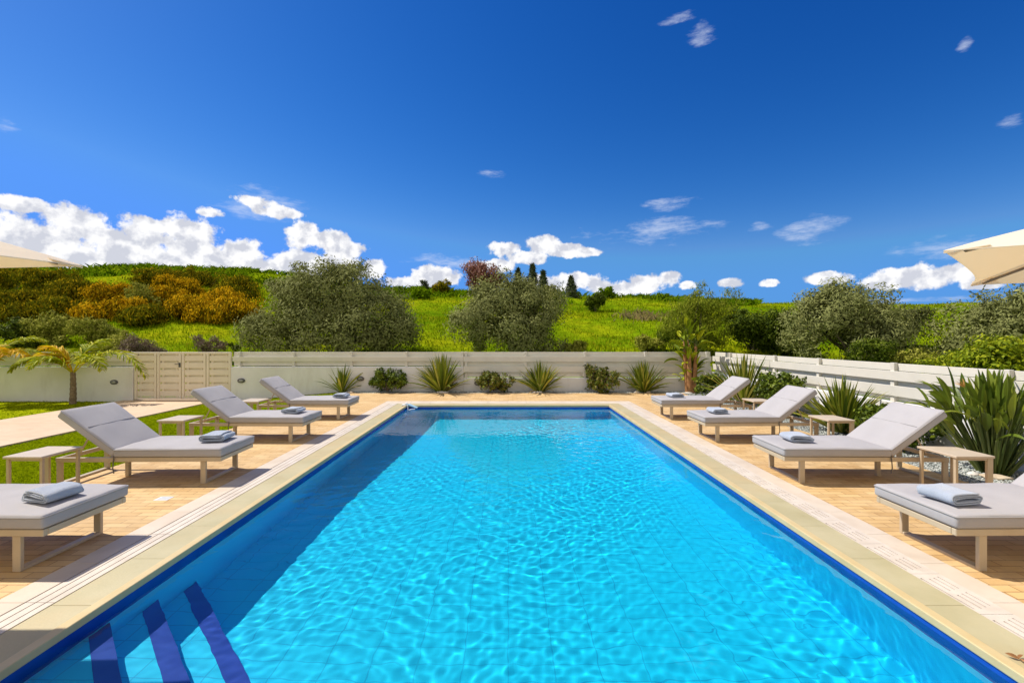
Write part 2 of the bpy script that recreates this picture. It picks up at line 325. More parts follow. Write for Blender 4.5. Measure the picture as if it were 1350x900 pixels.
def build_world():
    w = bpy.data.worlds.new('World'); sc.world = w; w.use_nodes = True
    nt = w.node_tree; L = nt.links; bg = nt.nodes['Background']
    sky = N(nt, 'ShaderNodeTexSky'); sky.sky_type = 'NISHITA'; sky.sun_disc = False
    sky.sun_elevation = el; sky.sun_rotation = az; sky.altitude = 200; sky.air_density = 1.0; sky.dust_density = 0.3; sky.ozone_density = 2.2
    hs = N(nt, 'ShaderNodeHueSaturation', Saturation=1.30, Value=1.0); L.new(sky.outputs[0], hs.inputs['Color'])
    tint = N(nt, 'ShaderNodeMix', data_type='RGBA', blend_type='MULTIPLY'); tint.inputs['Factor'].default_value = 1.0; TINT = (0.52, 0.74, 0.96, 1)
    L.new(hs.outputs[0], tint.inputs[6]); tint.inputs[7].default_value = TINT
    ss = N(nt, 'ShaderNodeSeparateColor'); L.new(tint.outputs[2], ss.inputs[0]); sc2 = N(nt, 'ShaderNodeCombineColor')
    for i, (k, h, g) in enumerate(((0.52, 0.694, 2.0), (1.78, 2.32, 1.40), (4.5, 5.5, 1.12))):   # deepens the blue overhead
        d = N(nt, 'ShaderNodeMath', operation='DIVIDE'); L.new(ss.outputs[i], d.inputs[0]); d.inputs[1].default_value = h
        mn = N(nt, 'ShaderNodeMath', operation='MINIMUM'); L.new(d.outputs[0], mn.inputs[0]); mn.inputs[1].default_value = 1.12 if i < 2 else 1.3
        pw = N(nt, 'ShaderNodeMath', operation='POWER'); L.new(mn.outputs[0], pw.inputs[0]); pw.inputs[1].default_value = g
        ml = N(nt, 'ShaderNodeMath', operation='MULTIPLY'); L.new(pw.outputs[0], ml.inputs[0]); ml.inputs[1].default_value = k
        L.new(ml.outputs[0], sc2.inputs[i])
    tc = N(nt, 'ShaderNodeTexCoord')
    nrm = N(nt, 'ShaderNodeVectorMath', operation='NORMALIZE'); L.new(tc.outputs['Generated'], nrm.inputs[0])
    sp = N(nt, 'ShaderNodeSeparateXYZ'); L.new(nrm.outputs[0], sp.inputs[0])
    a = N(nt, 'ShaderNodeMath', operation='ARCTAN2'); L.new(sp.outputs[0], a.inputs[0]); L.new(sp.outputs[1], a.inputs[1])
    e = N(nt, 'ShaderNodeMath', operation='ARCSINE'); L.new(sp.outputs[2], e.inputs[0])
    cb = N(nt, 'ShaderNodeCombineXYZ'); L.new(a.outputs[0], cb.inputs[0]); L.new(e.outputs[0], cb.inputs[1])
    def azel(px, py):
        u, v = (px-VX)/F, (VY-py)/F
        A = math.atan(u); return A, math.atan(v*math.cos(A))
    def blobs(lst):
        prev = None
        for (px, py, rx, ry) in lst:
            A, E = azel(px, py); A1, _ = azel(px+rx, py); _, E1 = azel(px, py-ry)
            ra, re = A1-A, E1-E
            ma = N(nt, 'ShaderNodeVectorMath', operation='MULTIPLY_ADD'); L.new(cb.outputs[0], ma.inputs[0])
            ma.inputs[1].default_value = (1/ra, 1/re, 0); ma.inputs[2].default_value = (-A/ra, -E/re, 0)
            d = N(nt, 'ShaderNodeVectorMath', operation='DOT_PRODUCT'); L.new(ma.outputs[0], d.inputs[0]); L.new(ma.outputs[0], d.inputs[1])
            if prev is None: prev = d.outputs['Value']
            else:
                mn = N(nt, 'ShaderNodeMath', operation='SMOOTH_MIN'); mn.inputs[2].default_value = 0.25
                L.new(prev, mn.inputs[0]); L.new(d.outputs['Value'], mn.inputs[1]); prev = mn.outputs[0]
        return prev
    def fbm(scale, detail, rough, off=(0, 0, 0), stretch=(1, 1, 1)):
        mp = N(nt, 'ShaderNodeMapping'); mp.inputs['Location'].default_value = off; mp.inputs['Scale'].default_value = stretch
        L.new(cb.outputs[0], mp.inputs['Vector'])
        n = N(nt, 'ShaderNodeTexNoise', Scale=scale, Detail=detail, Roughness=rough); L.new(mp.outputs[0], n.inputs['Vector'])
        return n.outputs['Fac']
    cumulus = [(340, 267, 30, 9), (366, 279, 34, 10), (275, 279, 22, 8), (28, 268, 44, 12), (120, 345, 140, 40), (280, 352, 110, 28), (425, 350, 80, 20), (30, 330, 75, 48), (90, 305, 42, 42), (150, 330, 70, 48), (190, 318, 38, 34), (250, 322, 48, 42), (305, 345, 55, 32), (350, 352, 30, 18),
               (402, 312, 28, 22), (430, 318, 34, 17), (458, 328, 30, 14), (400, 345, 50, 18), (488, 355, 24, 14),
               (545, 372, 42, 10), (575, 364, 38, 15), (664, 329, 26, 11), (692, 340, 36, 10), (716, 322, 26, 12), (745, 330, 30, 10), (772, 332, 26, 7), (655, 350, 30, 10),
               (745, 372, 60, 14), (810, 380, 50, 11), (860, 372, 36, 15), (910, 376, 16, 7), (965, 374, 22, 8), (1012, 373, 16, 6),
               (1100, 366, 42, 9), (1175, 368, 50, 15), (1235, 364, 55, 18), (1290, 370, 45, 12)]
    wisps = [(352, 272, 56, 20), (860, 306, 85, 17), (880, 270, 45, 8), (1068, 304, 44, 18), (1000, 299, 18, 7),
             (1250, 324, 80, 15), (10, 168, 18, 13), (648, 230, 17, 7), (926, 42, 20, 16), (893, 27, 24, 9), (1334, 160, 22, 9), (1272, 60, 11, 9),
             (600, 345, 60, 10), (1150, 398, 130, 4)]
    dc = blobs(cumulus); dw = blobs(wisps)
    n1 = fbm(24.0, 10, 0.62); n2 = fbm(30.0, 7, 0.55, off=(0.012, -0.014, 0.0)); n1s = fbm(30.0, 7, 0.55); n3 = fbm(15.0, 9, 0.68, off=(3, 1, 2), stretch=(0.7, 2.4, 1))
    n4 = fbm(9.0, 5, 0.55, off=(5, 2, 1))
    def mth(op, x, y, z=None, clamp=False):
        m = N(nt, 'ShaderNodeMath', operation=op); m.use_clamp = clamp
        for i, q in enumerate((x, y, z)):
            if q is None: continue
            if isinstance(q, (int, float)): m.inputs[i].default_value = q
            else: L.new(q, m.inputs[i])
        return m.outputs[0]
    def sstep(x, lo, hi, top=1.0):
        m = N(nt, 'ShaderNodeMapRange', interpolation_type='SMOOTHSTEP'); L.new(x, m.inputs[0])
        m.inputs[1].default_value = lo; m.inputs[2].default_value = hi; m.inputs[3].default_value = 0; m.inputs[4].default_value = top
        return m.outputs[0]
    # density: inside the blobs plus fractal edges
    Dc = mth('SUBTRACT', mth('MULTIPLY_ADD', n1, 4.0, -1.05), dc)
    Ac = sstep(Dc, -0.14, 0.42)
    Dw = mth('SUBTRACT', mth('MULTIPLY_ADD', n3, 7.0, -3.1), dw)
    Aw = sstep(Dw, -0.8, 1.5, 0.62)
    # cloud relief: bright where density falls towards the sun, greyer in the thick middle and low down
    rel = mth('SUBTRACT', n1s, n2)
    sh = mth('MULTIPLY_ADD', rel, 2.7, 0.90)
    thick = sstep(Dc, 0.45, 1.9, 0.20)
    sh = mth('SUBTRACT', sh, mth('MULTIPLY', thick, mth('MULTIPLY_ADD', n4, 2.4, -0.2)))
    lowd = N(nt, 'ShaderNodeMapRange'); L.new(e.outputs[0], lowd.inputs[0])     # flat grey bases near the horizon
    lowd.inputs[1].default_value = math.radians(13.5); lowd.inputs[2].default_value = math.radians(7.5); lowd.inputs[3].default_value = 0.0; lowd.inputs[4].default_value = 0.10
    sh = mth('SUBTRACT', sh, lowd.outputs[0])
    sh = mth('MINIMUM', mth('MAXIMUM', sh, 0.52), 1.0)
    ccol = N(nt, 'ShaderNodeMix', data_type='RGBA'); L.new(sh, ccol.inputs['Factor'])
    ccol.inputs[6].default_value = (1.6, 1.9, 2.9, 1); ccol.inputs[7].default_value = (6.3, 6.3, 6.4, 1)
    m1 = N(nt, 'ShaderNodeMix', data_type='RGBA'); L.new(Aw, m1.inputs['Factor']); L.new(sc2.outputs[0], m1.inputs[6]); m1.inputs[7].default_value = (4.4, 4.9, 6.0, 1)
    m2 = N(nt, 'ShaderNodeMix', data_type='RGBA'); L.new(Ac, m2.inputs['Factor']); L.new(m1.outputs[2], m2.inputs[6]); L.new(ccol.outputs[2], m2.inputs[7])
    # unseen broken cloud added to the sky behind the camera as warm fill light
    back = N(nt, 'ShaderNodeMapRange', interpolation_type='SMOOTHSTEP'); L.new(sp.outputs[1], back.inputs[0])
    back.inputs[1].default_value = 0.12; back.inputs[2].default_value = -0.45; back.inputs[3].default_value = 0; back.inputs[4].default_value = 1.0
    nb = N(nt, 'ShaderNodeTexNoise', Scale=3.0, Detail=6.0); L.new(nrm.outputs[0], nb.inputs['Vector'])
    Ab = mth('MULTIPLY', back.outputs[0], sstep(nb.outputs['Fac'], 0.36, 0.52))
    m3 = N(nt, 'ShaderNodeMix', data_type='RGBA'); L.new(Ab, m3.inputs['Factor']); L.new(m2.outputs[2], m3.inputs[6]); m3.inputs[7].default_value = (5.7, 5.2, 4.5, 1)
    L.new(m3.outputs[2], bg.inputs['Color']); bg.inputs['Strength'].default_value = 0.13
    w.cycles.sampling_method = 'MANUAL'; w.cycles.sample_map_resolution = 512
build_world()

# ------------------------------------------------------------------ layout numbers
PX, PY0, PY1 = 2.52, 1.35, 11.35          # pool half width, near and far edge
C1, G1, B1 = 2.83, 3.03, 3.22             # coping, grate and pale border outer lines
DL, DR, DF = -5.12, 5.30, 13.94           # deck edges
WY, WX = 14.45, 6.45                      # inner faces of the far and the right wall
WATER = -0.075

def sm(t): t = np.clip(t, 0, 1); return t*t*(3-2*t)
def lawn_z(x): return -0.30*np.clip((DL-0.05-np.asarray(x))/3.5, 0, 1)
CR_PX = np.array([-900, -400, 0, 110, 300, 420, 520, 600, 700, 800, 950, 1100, 1250, 1500, 2200])
CR_Y = np.array([362, 354, 353, 351, 354, 368, 381, 385, 388, 390, 398, 402, 403, 404, 408])
YC = 50.0
def terrain(x, y):
    x = np.asarray(x, float); y = np.asarray(y, float)
    zc = CAM_Z + (VY-np.interp(x/YC*F+VX, CR_PX, CR_Y))*YC/F
    t = (y-15.0)/(YC-15.0)
    p = np.where(t < 0.93, np.clip(t, 0, 1)*1.0, 0.93+0.07*np.sin(np.clip((t-0.93)/0.14, 0, 1)*PI/2)) - 0.0
    p = np.where(t > 1.07, 1.0-0.10*np.clip((t-1.07)/1.5, 0, 1), p)
    bump = 0.16*np.sin(x*0.41+0.7*np.sin(y*0.23))*np.sin(y*0.37+1.3) + 0.10*np.sin(x*0.97+2.1)*np.sin(y*0.83+x*0.2) + 0.05*np.sin(x*2.3+y*1.1)
    z = zc*p + bump*np.clip((y-16)/6, 0, 1)
    side = (0.12+0.07*np.clip(x-WX, 0, 40))*np.clip((x-WX)/0.5, 0, 1)
    low = -0.32*np.clip((-6-x)/3, 0, 1)
    z = z + (1-np.clip(p, 0, 1))*(side+low)
    return z

# ------------------------------------------------------------------ terrain and hill (one sheet to the horizon)
def build_terrain():
    xs = np.unique(np.concatenate([np.linspace(-85, 85, 220), [-3000, -1200, -500, -220, -130, 130, 220, 500, 1200, 3000, WX+0.12, WX+0.17]]))
    ys = np.unique(np.concatenate([np.linspace(-12, 70, 150), [-3000, -900, -200, -60, 85, 110, 160, 300, 800, 3000, WY+0.12, WY+0.17]]))
    X, Y = np.meshgrid(xs, ys)
    Z = terrain(X, Y)
    Z = np.where((X < WX+0.14) & (Y < WY+0.14), -2.6, Z)
    V = np.stack([X, Y, Z], -1).reshape(-1, 3); ny, nx = X.shape
    i = np.arange(nx*ny).reshape(ny, nx)
    Fc = np.stack([i[:-1, :-1], i[:-1, 1:], i[1:, 1:], i[1:, :-1]], -1).reshape(-1, 4)
    struct(link('hill', np_mesh('hill', V, Fc, True), M['hill']))
build_terrain()

def blades(name, pos, h, w, mat, lean=0.35, bend=0.5, label=None):
    """pos (n,3); one bent two-segment blade each -> one mesh"""
    n = len(pos); h = np.broadcast_to(h, (n,)) * RNG.uniform(0.55, 1.25, n); w = np.broadcast_to(w, (n,)) * RNG.uniform(0.7, 1.3, n)
    th = RNG.uniform(0, 2*PI, n); d = np.stack([np.cos(th), np.sin(th), 0*th], -1); s = np.stack([-np.sin(th), np.cos(th), 0*th], -1)
    ln = (RNG.uniform(0, 1, n)*lean)[:, None]; up = np.array([0, 0, 1.0])
    mid = pos + (up*0.55 + d*ln*0.4)*h[:, None]; tip = pos + (up*(1-0.25*bend*ln) + d*ln*(1+bend))*h[:, None]
    V = np.stack([pos - s*w[:, None]/2, pos + s*w[:, None]/2, mid + s*w[:, None]*0.38, tip, mid - s*w[:, None]*0.38], 1).reshape(-1, 3)
    b = np.arange(n)[:, None]*5
    Fc = b + np.array([[0, 1, 2, 3, 4]])
    return link(name, np_mesh(name, V, Fc), mat)

def hill_points(n, y0=16.5, y1=55, pw=1.6, u0=-1.25, u1=1.25):
    t = RNG.uniform(0, 1, n); y = y0*(y1/y0)**(t**(1/pw)); u = RNG.uniform(u0, u1, n); x = u*y
    return np.stack([x, y, terrain(x, y)-0.02], -1)

P = hill_points(90000)
tag(blades('hill_grass', P, 0.17*(1+0.35*np.sin(P[:, 0]*0.3)*np.sin(P[:, 1]*0.4)), 0.028+0.0008*P[:, 1], M['hillgrass']), 'long green grass growing over the hillside', 'grass', kind='stuff')
# rank weeds along the crest and in drifts
n = 16000; y = RNG.uniform(43, 53, n); u = np.where(RNG.uniform(0, 1, n) < 0.55, RNG.uniform(-1.2, -0.2, n), RNG.uniform(-0.35, 0.55, n)); x = u*y
keep = (np.sin(x*0.55)+np.sin(x*0.21+2)+np.sin(y*0.9+x*0.3)+RNG.normal(0, 0.9, n)) > 0.0
P = np.stack([x, y, terrain(x, y)-0.03], -1)[keep]
tag(blades('hill_weeds', P, 0.60, 0.11, M['weeds'], 0.8, 0.9), 'tall rank weeds along the crest of the hill', 'weeds', kind='stuff')

# ------------------------------------------------------------------ lawn, path
mb = MB()
xs = np.linspace(-26, DL, 50)
for a, b in zip(xs[:-1], xs[1:]):
    za, zb = float(lawn_z(a)), float(lawn_z(b))
    mb.quad((a, -8, za-0.03), (b, -8, zb-0.03), (b, WY, zb-0.03), (a, WY, za-0.03))
struct(mb.build('lawn', M['lawn']))
mb = MB(); mb.box(-12.2, -9.2, -8, 15.6, -0.42, -0.285)
struct(mb.build('driveway', M['path']))
n = 210000
y = 4.2*(WY/4.2)**RNG.uniform(0, 1, n); x = np.where(RNG.uniform(0, 1, n) < 0.8, RNG.uniform(-9.22, DL+0.02, n), RNG.uniform(-19, -12.18, n))
k = (x > -(y*1.18)) & ((x > -9.3+0.05*np.sin(y*7)) | (x < -12.2))
x, y = x[k], y[k]
tag(blades('lawn_grass', np.stack([x, y, lawn_z(x)-0.032], -1), 0.036, 0.0075, M['blade'], 0.8, 0.8), 'short bright green lawn grass beside the pool deck', 'grass', kind='stuff')

# ------------------------------------------------------------------ pool deck
def deck_sheet(mb, x0, x1, y0, y1, z, mi=0): mb.quad((x0, y0, z), (x1, y0, z), (x1, y1, z), (x0, y1, z), mi)
FC, FG = PY1+0.33, PY1+0.78               # far coping and far pale border outer lines
mb = MB()
mb.box(DL, -B1, -8, FG, -0.25, 0.0); mb.box(B1, DR, -8, FG, -0.25, 0.0)
mb.box(DL, DR, FG, DF, -0.25, 0.0); mb.box(-B1, B1, -8, PY0-0.7, -0.25, 0.0)
struct(mb.build('pool_deck', M['deck']))

def border_ring(mb, a, b, fa, fb, na, nb, z0, z1):
    """rectangular ring between two rectangles"""
    mb.box(-b, -a, -nb if False else PY0-nb, PY1+fb, z0, z1); mb.box(a, b, PY0-nb, PY1+fb, z0, z1)
    mb.box(-a, a, PY1+fa, PY1+fb, z0, z1); mb.box(-a, a, PY0-nb, PY0-na, z0, z1)
# coping with separate stones (thin joints), then the raised lip
mb = MB()
yy = np.arange(PY0-0.33, FC-0.01, 0.60)
for a in yy:
    b = min(a+0.597, FC)
    mb.box(-C1, -PX-0.058, a, b, -0.2, 0.004); mb.box(PX+0.058, C1, a, b, -0.2, 0.004)
for a in np.arange(-PX-0.058, PX+0.05, 0.60):
    b = min(a+0.597, PX+0.058)
    mb.box(a, b, PY1+0.058, FC, -0.2, 0.004); mb.box(a, b, PY0-0.33, PY0-0.058, -0.2, 0.004)
struct(mb.build('coping', M['coping'], bevel=0.002, seg=1))
mb = MB()
border_ring(mb, PX-0.012, PX+0.057, -0.012, 0.057, -0.012, 0.057, -0.04, 0.010)
struct(mb.build('coping_edge', M['lip'], bevel=0.007, seg=3))
# overflow channel, grate bars and pale border
mb = MB()
mb.box(-G1, -C1-0.0005, PY0-0.5, FC+0.03, -0.2, -0.035); mb.box(C1+0.0005, G1, PY0-0.5, FC+0.03, -0.2, -0.035)
struct(mb.build('drain_channel', M['slot']))
mb = MB()
y0, y1 = PY0-0.5, FC+0.03
for a, b in ((0.010, 0.058), (0.067, 0.123), (0.132, 0.187)):          # left: bars with long open slots
    for q in np.arange(y0, y1, 1.0):
        mb.box(-C1-b, -C1-a, q, min(q+0.996, y1), -0.03, 0.004)
struct(mb.build('drain_grate', M['grate']))
mb = MB()
lanes = [(0.008, 0.024), (0.060, 0.073), (0.103, 0.115), (0.144, 0.156)]   # right: precast blocks with short slots
edges = [0.0]+[v for l in lanes for v in l]+[0.2]
for q in np.arange(y0, y1, 0.47):
    e = min(q+0.467, y1)
    for i in range(0, len(edges)-1, 2): mb.box(C1+edges[i], C1+edges[i+1], q, e, -0.03, 0.004)
    for i, (a, b) in enumerate(lanes):
        cuts = [(0.05, 0.41)] if i == 0 else [(0.04+0.015*i, 0.19+0.015*i), (0.235+0.015*i, 0.385+0.015*i)]
        s = q
        for c0, c1 in cuts:
            mb.box(C1+a, C1+b, s, min(q+c0, e), -0.03, 0.0035); s = min(q+c1, e)
        if s < e: mb.box(C1+a, C1+b, s, e, -0.03, 0.0035)
struct(mb.build('drain_grate', M['grate']))
mb = MB()
for q in np.arange(PY0-0.5, FG, 0.5):
    e = min(q+0.497, FG)
    mb.box(-B1, -G1-0.001, q, e, -0.2, 0.003); mb.box(G1+0.001, B1, q, e, -0.2, 0.003)
for q in np.arange(-G1, G1, 0.5):
    e = min(q+0.497, G1)
    mb.box(q, e, FC+0.031, FG, -0.2, 0.003)
mb.box(-C1, C1, FC+0.001, FC+0.030, -0.2, 0.002)
mb.box(-G1, G1, PY0-0.7, PY0-0.5, -0.2, 0.003); mb.box(-C1, C1, PY0-0.499, PY0-0.331, -0.2, 0.003)
struct(mb.build('pale_border', M['pale'], bevel=0.0015, seg=1))

# ------------------------------------------------------------------ pool basin and water
D = -1.30; ZB = -0.20
mb = MB()
x, a, b = PX, PY0, PY1
FLOOR = [(a, -0.80), (5.5, -0.88), (9.0, -1.15), (b, -1.25)]
for (u0, z0), (u1, z1) in zip(FLOOR[:-1], FLOOR[1:]): mb.quad((-x, u0, z0), (x, u0, z0), (x, u1, z1), (-x, u1, z1), 0)
for z0, z1, mi in ((D, ZB, 1), (ZB, -0.03, 2)):
    mb.quad((-x, a, z0), (-x, b, z0), (-x, b, z1), (-x, a, z1), mi)
    mb.quad((x, b, z0), (x, a, z0), (x, a, z1), (x, b, z1), mi)
    mb.quad((-x, b, z0), (x, b, z0), (x, b, z1), (-x, b, z1), mi)
    mb.quad((x, a, z0), (-x, a, z0), (-x, a, z1), (x, a, z1), mi)
STEPS = [(0.36, -0.22), (0.76, -0.42), (1.16, -0.62)]
for c, z in STEPS:
    def tri(c): return [(-PX+0.001, PY0+0.001), (c-PY0, PY0+0.001), (-PX+0.001, c+PX)]
    mb.prism(tri(c), D, z, 0)
    q = c-0.15
    mb.poly([(q-PY0, PY0+0.002, z+0.004), (c-PY0-0.002, PY0+0.002, z+0.004), (-PX+0.002, c+PX-0.002, z+0.004), (-PX+0.002, q+PX, z+0.004)], 3)
basin = struct(mb.build('pool_basin', [M['tile'], M['walltile'], M['band'], M['nosing']]))
basin.cycles.is_caustics_receiver = True

def build_water():
    nx, ny = 380, 760
    xs = np.linspace(-PX, PX, nx); ys = np.linspace(PY0, PY1, ny); X, Y = np.meshgrid(xs, ys)
    rng = np.random.default_rng(3); Z = np.full_like(X, WATER)
    Xw = X+0.05*np.sin(2.1*Y+1.3*X)+0.03*np.sin(4.7*Y-2.2*X); Yw = Y+0.05*np.sin(2.6*X-1.1*Y)+0.03*np.sin(5.1*X+1.9*Y)
    mod = 0.62+0.55*np.sin(0.9*X+1.7*np.sin(0.6*Y+1))*np.sin(0.8*Y-0.5*X+0.4)+0.28*np.sin(2.3*X-1.1*Y)
    mod = np.clip(mod, 0.15, 1.25)
    for i in range(46):
        Lw = 0.055*(0.40/0.055)**rng.uniform(0, 1); a = rng.uniform(0, 2*PI); k = 2*PI/Lw
        amp = 0.00080*Lw*(1.0 if Lw < 0.2 else 0.7)
        Z += amp*mod*np.sin(k*(Xw*math.cos(a)+Yw*math.sin(a))+rng.uniform(0, 6.28))
    i = np.arange(nx*ny).reshape(ny, nx)
    Fc = np.stack([i[:-1, :-1], i[:-1, 1:], i[1:, 1:], i[1:, :-1]], -1).reshape(-1, 4)
    o = struct(link('water', np_mesh('water', np.stack([X, Y, Z], -1).reshape(-1, 3), Fc, True), M['water']))
    o.cycles.is_caustics_caster = True
build_water()

# ------------------------------------------------------------------ gravel beds
mb = MB()
mb.box(DR+0.001, WX, -8, DF, -0.25, -0.012); mb.box(DL, WX, DF+0.001, WY, -0.25, -0.012)
struct(mb.build('gravel_bed', M['gravelbase']))
def pebbles(n1=24000, n2=3000):
    y = 3.5*(DF/3.5)**RNG.uniform(0, 1, n1); x = RNG.uniform(DR, WX, n1)
    x = np.concatenate([x, RNG.uniform(DL, WX, n2)]); y = np.concatenate([y, RNG.uniform(DF, WY, n2)])
    n = n1+n2
    s = RNG.uniform(0.009, 0.019, n)[:, None]*RNG.uniform(0.7, 1.3, (n, 3)); s[:, 2] *= 0.7
    c = np.stack([x, y, -0.012+RNG.uniform(0, 0.012, n)], -1)
    o = np.array([[1, 0, 0], [0, 1, 0], [-1, 0, 0], [0, -1, 0], [0, 0, 1], [0, 0, -1]], float)
    th = RNG.uniform(0, PI, n); ca, sa = np.cos(th)[:, None], np.sin(th)[:, None]
    v = o[None]*s[:, None]
    V = np.stack([v[..., 0]*ca-v[..., 1]*sa, v[..., 0]*sa+v[..., 1]*ca, v[..., 2]], -1)+c[:, None]
    f = np.array([[0, 1, 4], [1, 2, 4], [2, 3, 4], [3, 0, 4], [1, 0, 5], [2, 1, 5], [3, 2, 5], [0, 3, 5]])
    return np_mesh('gravel', V.reshape(-1, 3), (np.arange(n)[:, None, None]*6+f[None]).reshape(-1, 3))
tag(link('gravel', pebbles(), M['pebble']), 'loose grey green gravel in the planting beds', 'gravel', kind='stuff')

# ------------------------------------------------------------------ walls and fences
def wall(name, label, x0, x1, y0, y1, z0, z1):
    mb = MB(); mb.box(x0, x1, y0, y1, z0, z1)
    return tag(mb.build(name, M['white'], bevel=0.012, seg=2), label, 'wall')
GX = [XY(p, WY) for p in (176, 205, 206, 237.7, 238.7, 270.3, 271.3, 303.5)]
XS = XY(611, WY)
wall('garden_wall', 'white rendered wall behind the palm, left of the cream gate', -26, GX[0]-0.02, WY, WY+0.2, -0.6, 0.77)
wall('garden_wall', 'white rendered wall between the cream gate and the tallest flax', GX[7]+0.02, XS, WY, WY+0.2, -0.6, 0.77)
wall('garden_wall', 'low white rendered wall at the far end of the pool', XS+0.001, WX-0.001, WY+0.001, WY+0.2, -0.3, 0.42)
wall('garden_wall', 'sunlit low white wall along the right side of the deck', WX, WX+0.2, -8, WY+0.2, -0.3, 0.60)

def fence(label, along, p0, p1, face, rows, posts, zb, zt):
    """along 'x' or 'y'; rows = (z0, z1, front?)"""
    root = thing('slat_fence', label, 'fence', (0.5*(p0+p1), face, zb) if along == 'x' else (face, 0.5*(p0+p1), zb), group='cream slat fences on the garden walls')
    ox, oy, oz = root.location
    def bx(mb, a, b, d0, d1, z0, z1):
        if along == 'x': mb.box(a-ox, b-ox, d0, d1, z0-oz, z1-oz)
        else: mb.box(d0, d1, a-oy, b-oy, z0-oz, z1-oz)
    mb = MB()
    for z0, z1, fr in rows:
        d0 = 0.030 if fr else 0.118
        bx(mb, p0, p1, d0, d0+0.022, z0, z1)
    o = mb.build('slat_panel', M['board'], root, bevel=0.004, seg=1)
    for q in posts:
        m2 = MB(); bx(m2, q-0.04, q+0.04, 0.053, 0.117, zb, zt+0.012)
        m2.build('post', M['board'], root, bevel=0.004, seg=1)
    return root
low3 = [(1.085, 1.24, False), (0.945, 1.10, True), (0.80, 0.955, False)]
fence('cream slat fence on the wall behind the palm tree', 'x', -26, GX[0]-0.05, WY, low3, [XY(38, WY)-1.85*i for i in range(-1, 6)], 0.77, 1.24)
fence('cream slat fence on the wall just right of the gate', 'x', GX[7]+0.05, XS-0.001, WY, low3, [GX[7]+0.25]+[XY(p, WY) for p in (385.5, 462, 535, 609)], 0.77, 1.24)
tall5 = [(1.09, 1.24, False), (0.93, 1.105, True), (0.775, 0.945, False), (0.60, 0.79, True), (0.445, 0.615, False)]
fence('deep cream slat fence across the far end of the pool', 'x', XS+0.001, WX+0.02, WY, tall5, [XY(p, WY) for p in (614, 693, 772, 852)]+[WX-0.1], 0.42, 1.24)
right4 = [(1.115, 1.24, False), (0.955, 1.115, True), (0.86, 0.965, False), (0.695, 0.87, True), (0.62, 0.705, False)]
fence('sunlit white slat fence on the right hand wall', 'y', -8, WY-0.01, WX, right4, [F*WX/(p-VX) for p in (958, 1017, 1074.5, 1172, 1321)]+[13.4, 4.1, 2.0, 0, -2, -4], 0.60, 1.24)

def gate(label, x0, x1, name='gate', handle=None, cat='gate'):
    zb, zt = -0.26, 1.24
    root = thing(name, label, cat, (0.5*(x0+x1), WY+0.06, zb), group='cream slatted gate panels')
    w = (x1-x0)/2; h = zt-zb
    mb = MB()
    for s in (-1, 1): mb.box(min(s*w, s*(w-0.075)), max(s*w, s*(w-0.075)), -0.035, 0.035, 0, h)
    mb.box(-w+0.076, w-0.076, -0.03, 0.03, 0.0, 0.07); mb.box(-w+0.076, w-0.076, -0.03, 0.03, h-0.06, h)
    mb.build('gate_frame', M['gate'], root, bevel=0.004, seg=1)
    mb = MB(); nb = 6; pitch = (h-0.13-0.02)/nb
    for i in range(nb):
        z = 0.09+i*pitch
        mb.box(-w+0.077, w-0.077, -0.012, 0.012, z, z+pitch-0.055)
        mb.box(-w+0.077, w-0.077, 0.050, 0.064, z+pitch-0.085, z+pitch+0.03)
    mb.build('slat_panel', M['gate'], root, bevel=0.003, seg=1)
    mb = MB()
    for s in (-1, 1): mb.box(s*(w-0.17)-0.03, s*(w-0.17)+0.03, 0.014, 0.034, 0.071, h-0.061)
    mb.build('batten', M['gate'], root)
    if handle:
        mb = MB(); mb.box(handle*(w-0.037)-0.03, handle*(w-0.037)+0.03, -0.048, -0.036, 1.02, 1.16)
        mb.tube([(handle*(w-0.037), -0.05, 1.12), (handle*(w-0.037), -0.085, 1.12), (handle*(w-0.037)-handle*0.12, -0.085, 1.12)], 0.011, 8)
        mb.build('handle', M['darkmetal'], root)
    return root
gate('fixed cream slatted panel at the left of the gate', GX[0], GX[1], 'fence_section', cat='fence panel')
gate('left leaf of the cream slatted gate with black lever handle', GX[2], GX[3], 'gate_leaf', 1)
gate('right leaf of the cream slatted gate, plain without handle', GX[4], GX[5], 'gate_leaf')
gate('fixed cream slatted panel at the right of the gate', GX[6], GX[7], 'fence_section', cat='fence panel')

def ellipse(rx, rz, y, n=24): return [(rx*math.cos(2*PI*i/n), y, rz*math.sin(2*PI*i/n)) for i in range(n)]
def wall_light(px, py, label):
    root = thing('wall_light', label, 'wall light', (XY(px, WY), WY-0.001, ZZ(py, WY)), group='oval bulkhead lights on the white wall')
    mb = MB(); n = 24
    for (rx, rz, y), (rx2, rz2, y2) in (((0.115, 0.075, 0), (0.110, 0.070, -0.045)), ((0.110, 0.070, -0.045), (0.075, 0.042, -0.05))):
        A, B = ellipse(rx, rz, y), ellipse(rx2, rz2, y2)
        for i in range(n): mb.quad(A[i], A[(i+1) % n], B[(i+1) % n], B[i])
    for z in (-0.018, 0.018): mb.box(-0.075, 0.075, -0.066, -0.056, z-0.006, z+0.006)
    mb.build('housing', M['darkmetal'], root)
    m2 = MB(); A, B = ellipse(0.0745, 0.0415, -0.046), ellipse(0.05, 0.028, -0.056)
    for i in range(n): m2.quad(A[i], A[(i+1) % n], B[(i+1) % n], B[i])
    m2.poly(B); m2.build('lens', M['glass'], root)
wall_light(151, 503.5, 'dark oval wall light on the white wall between palm and gate')
wall_light(318.5, 501.5, 'dark oval wall light on the white wall just right of the gate')
wall_light(475.5, 499, 'dark oval wall light beside the smallest flax plant')
wall_light(630, 505, 'dark oval wall light half hidden by the round bush')

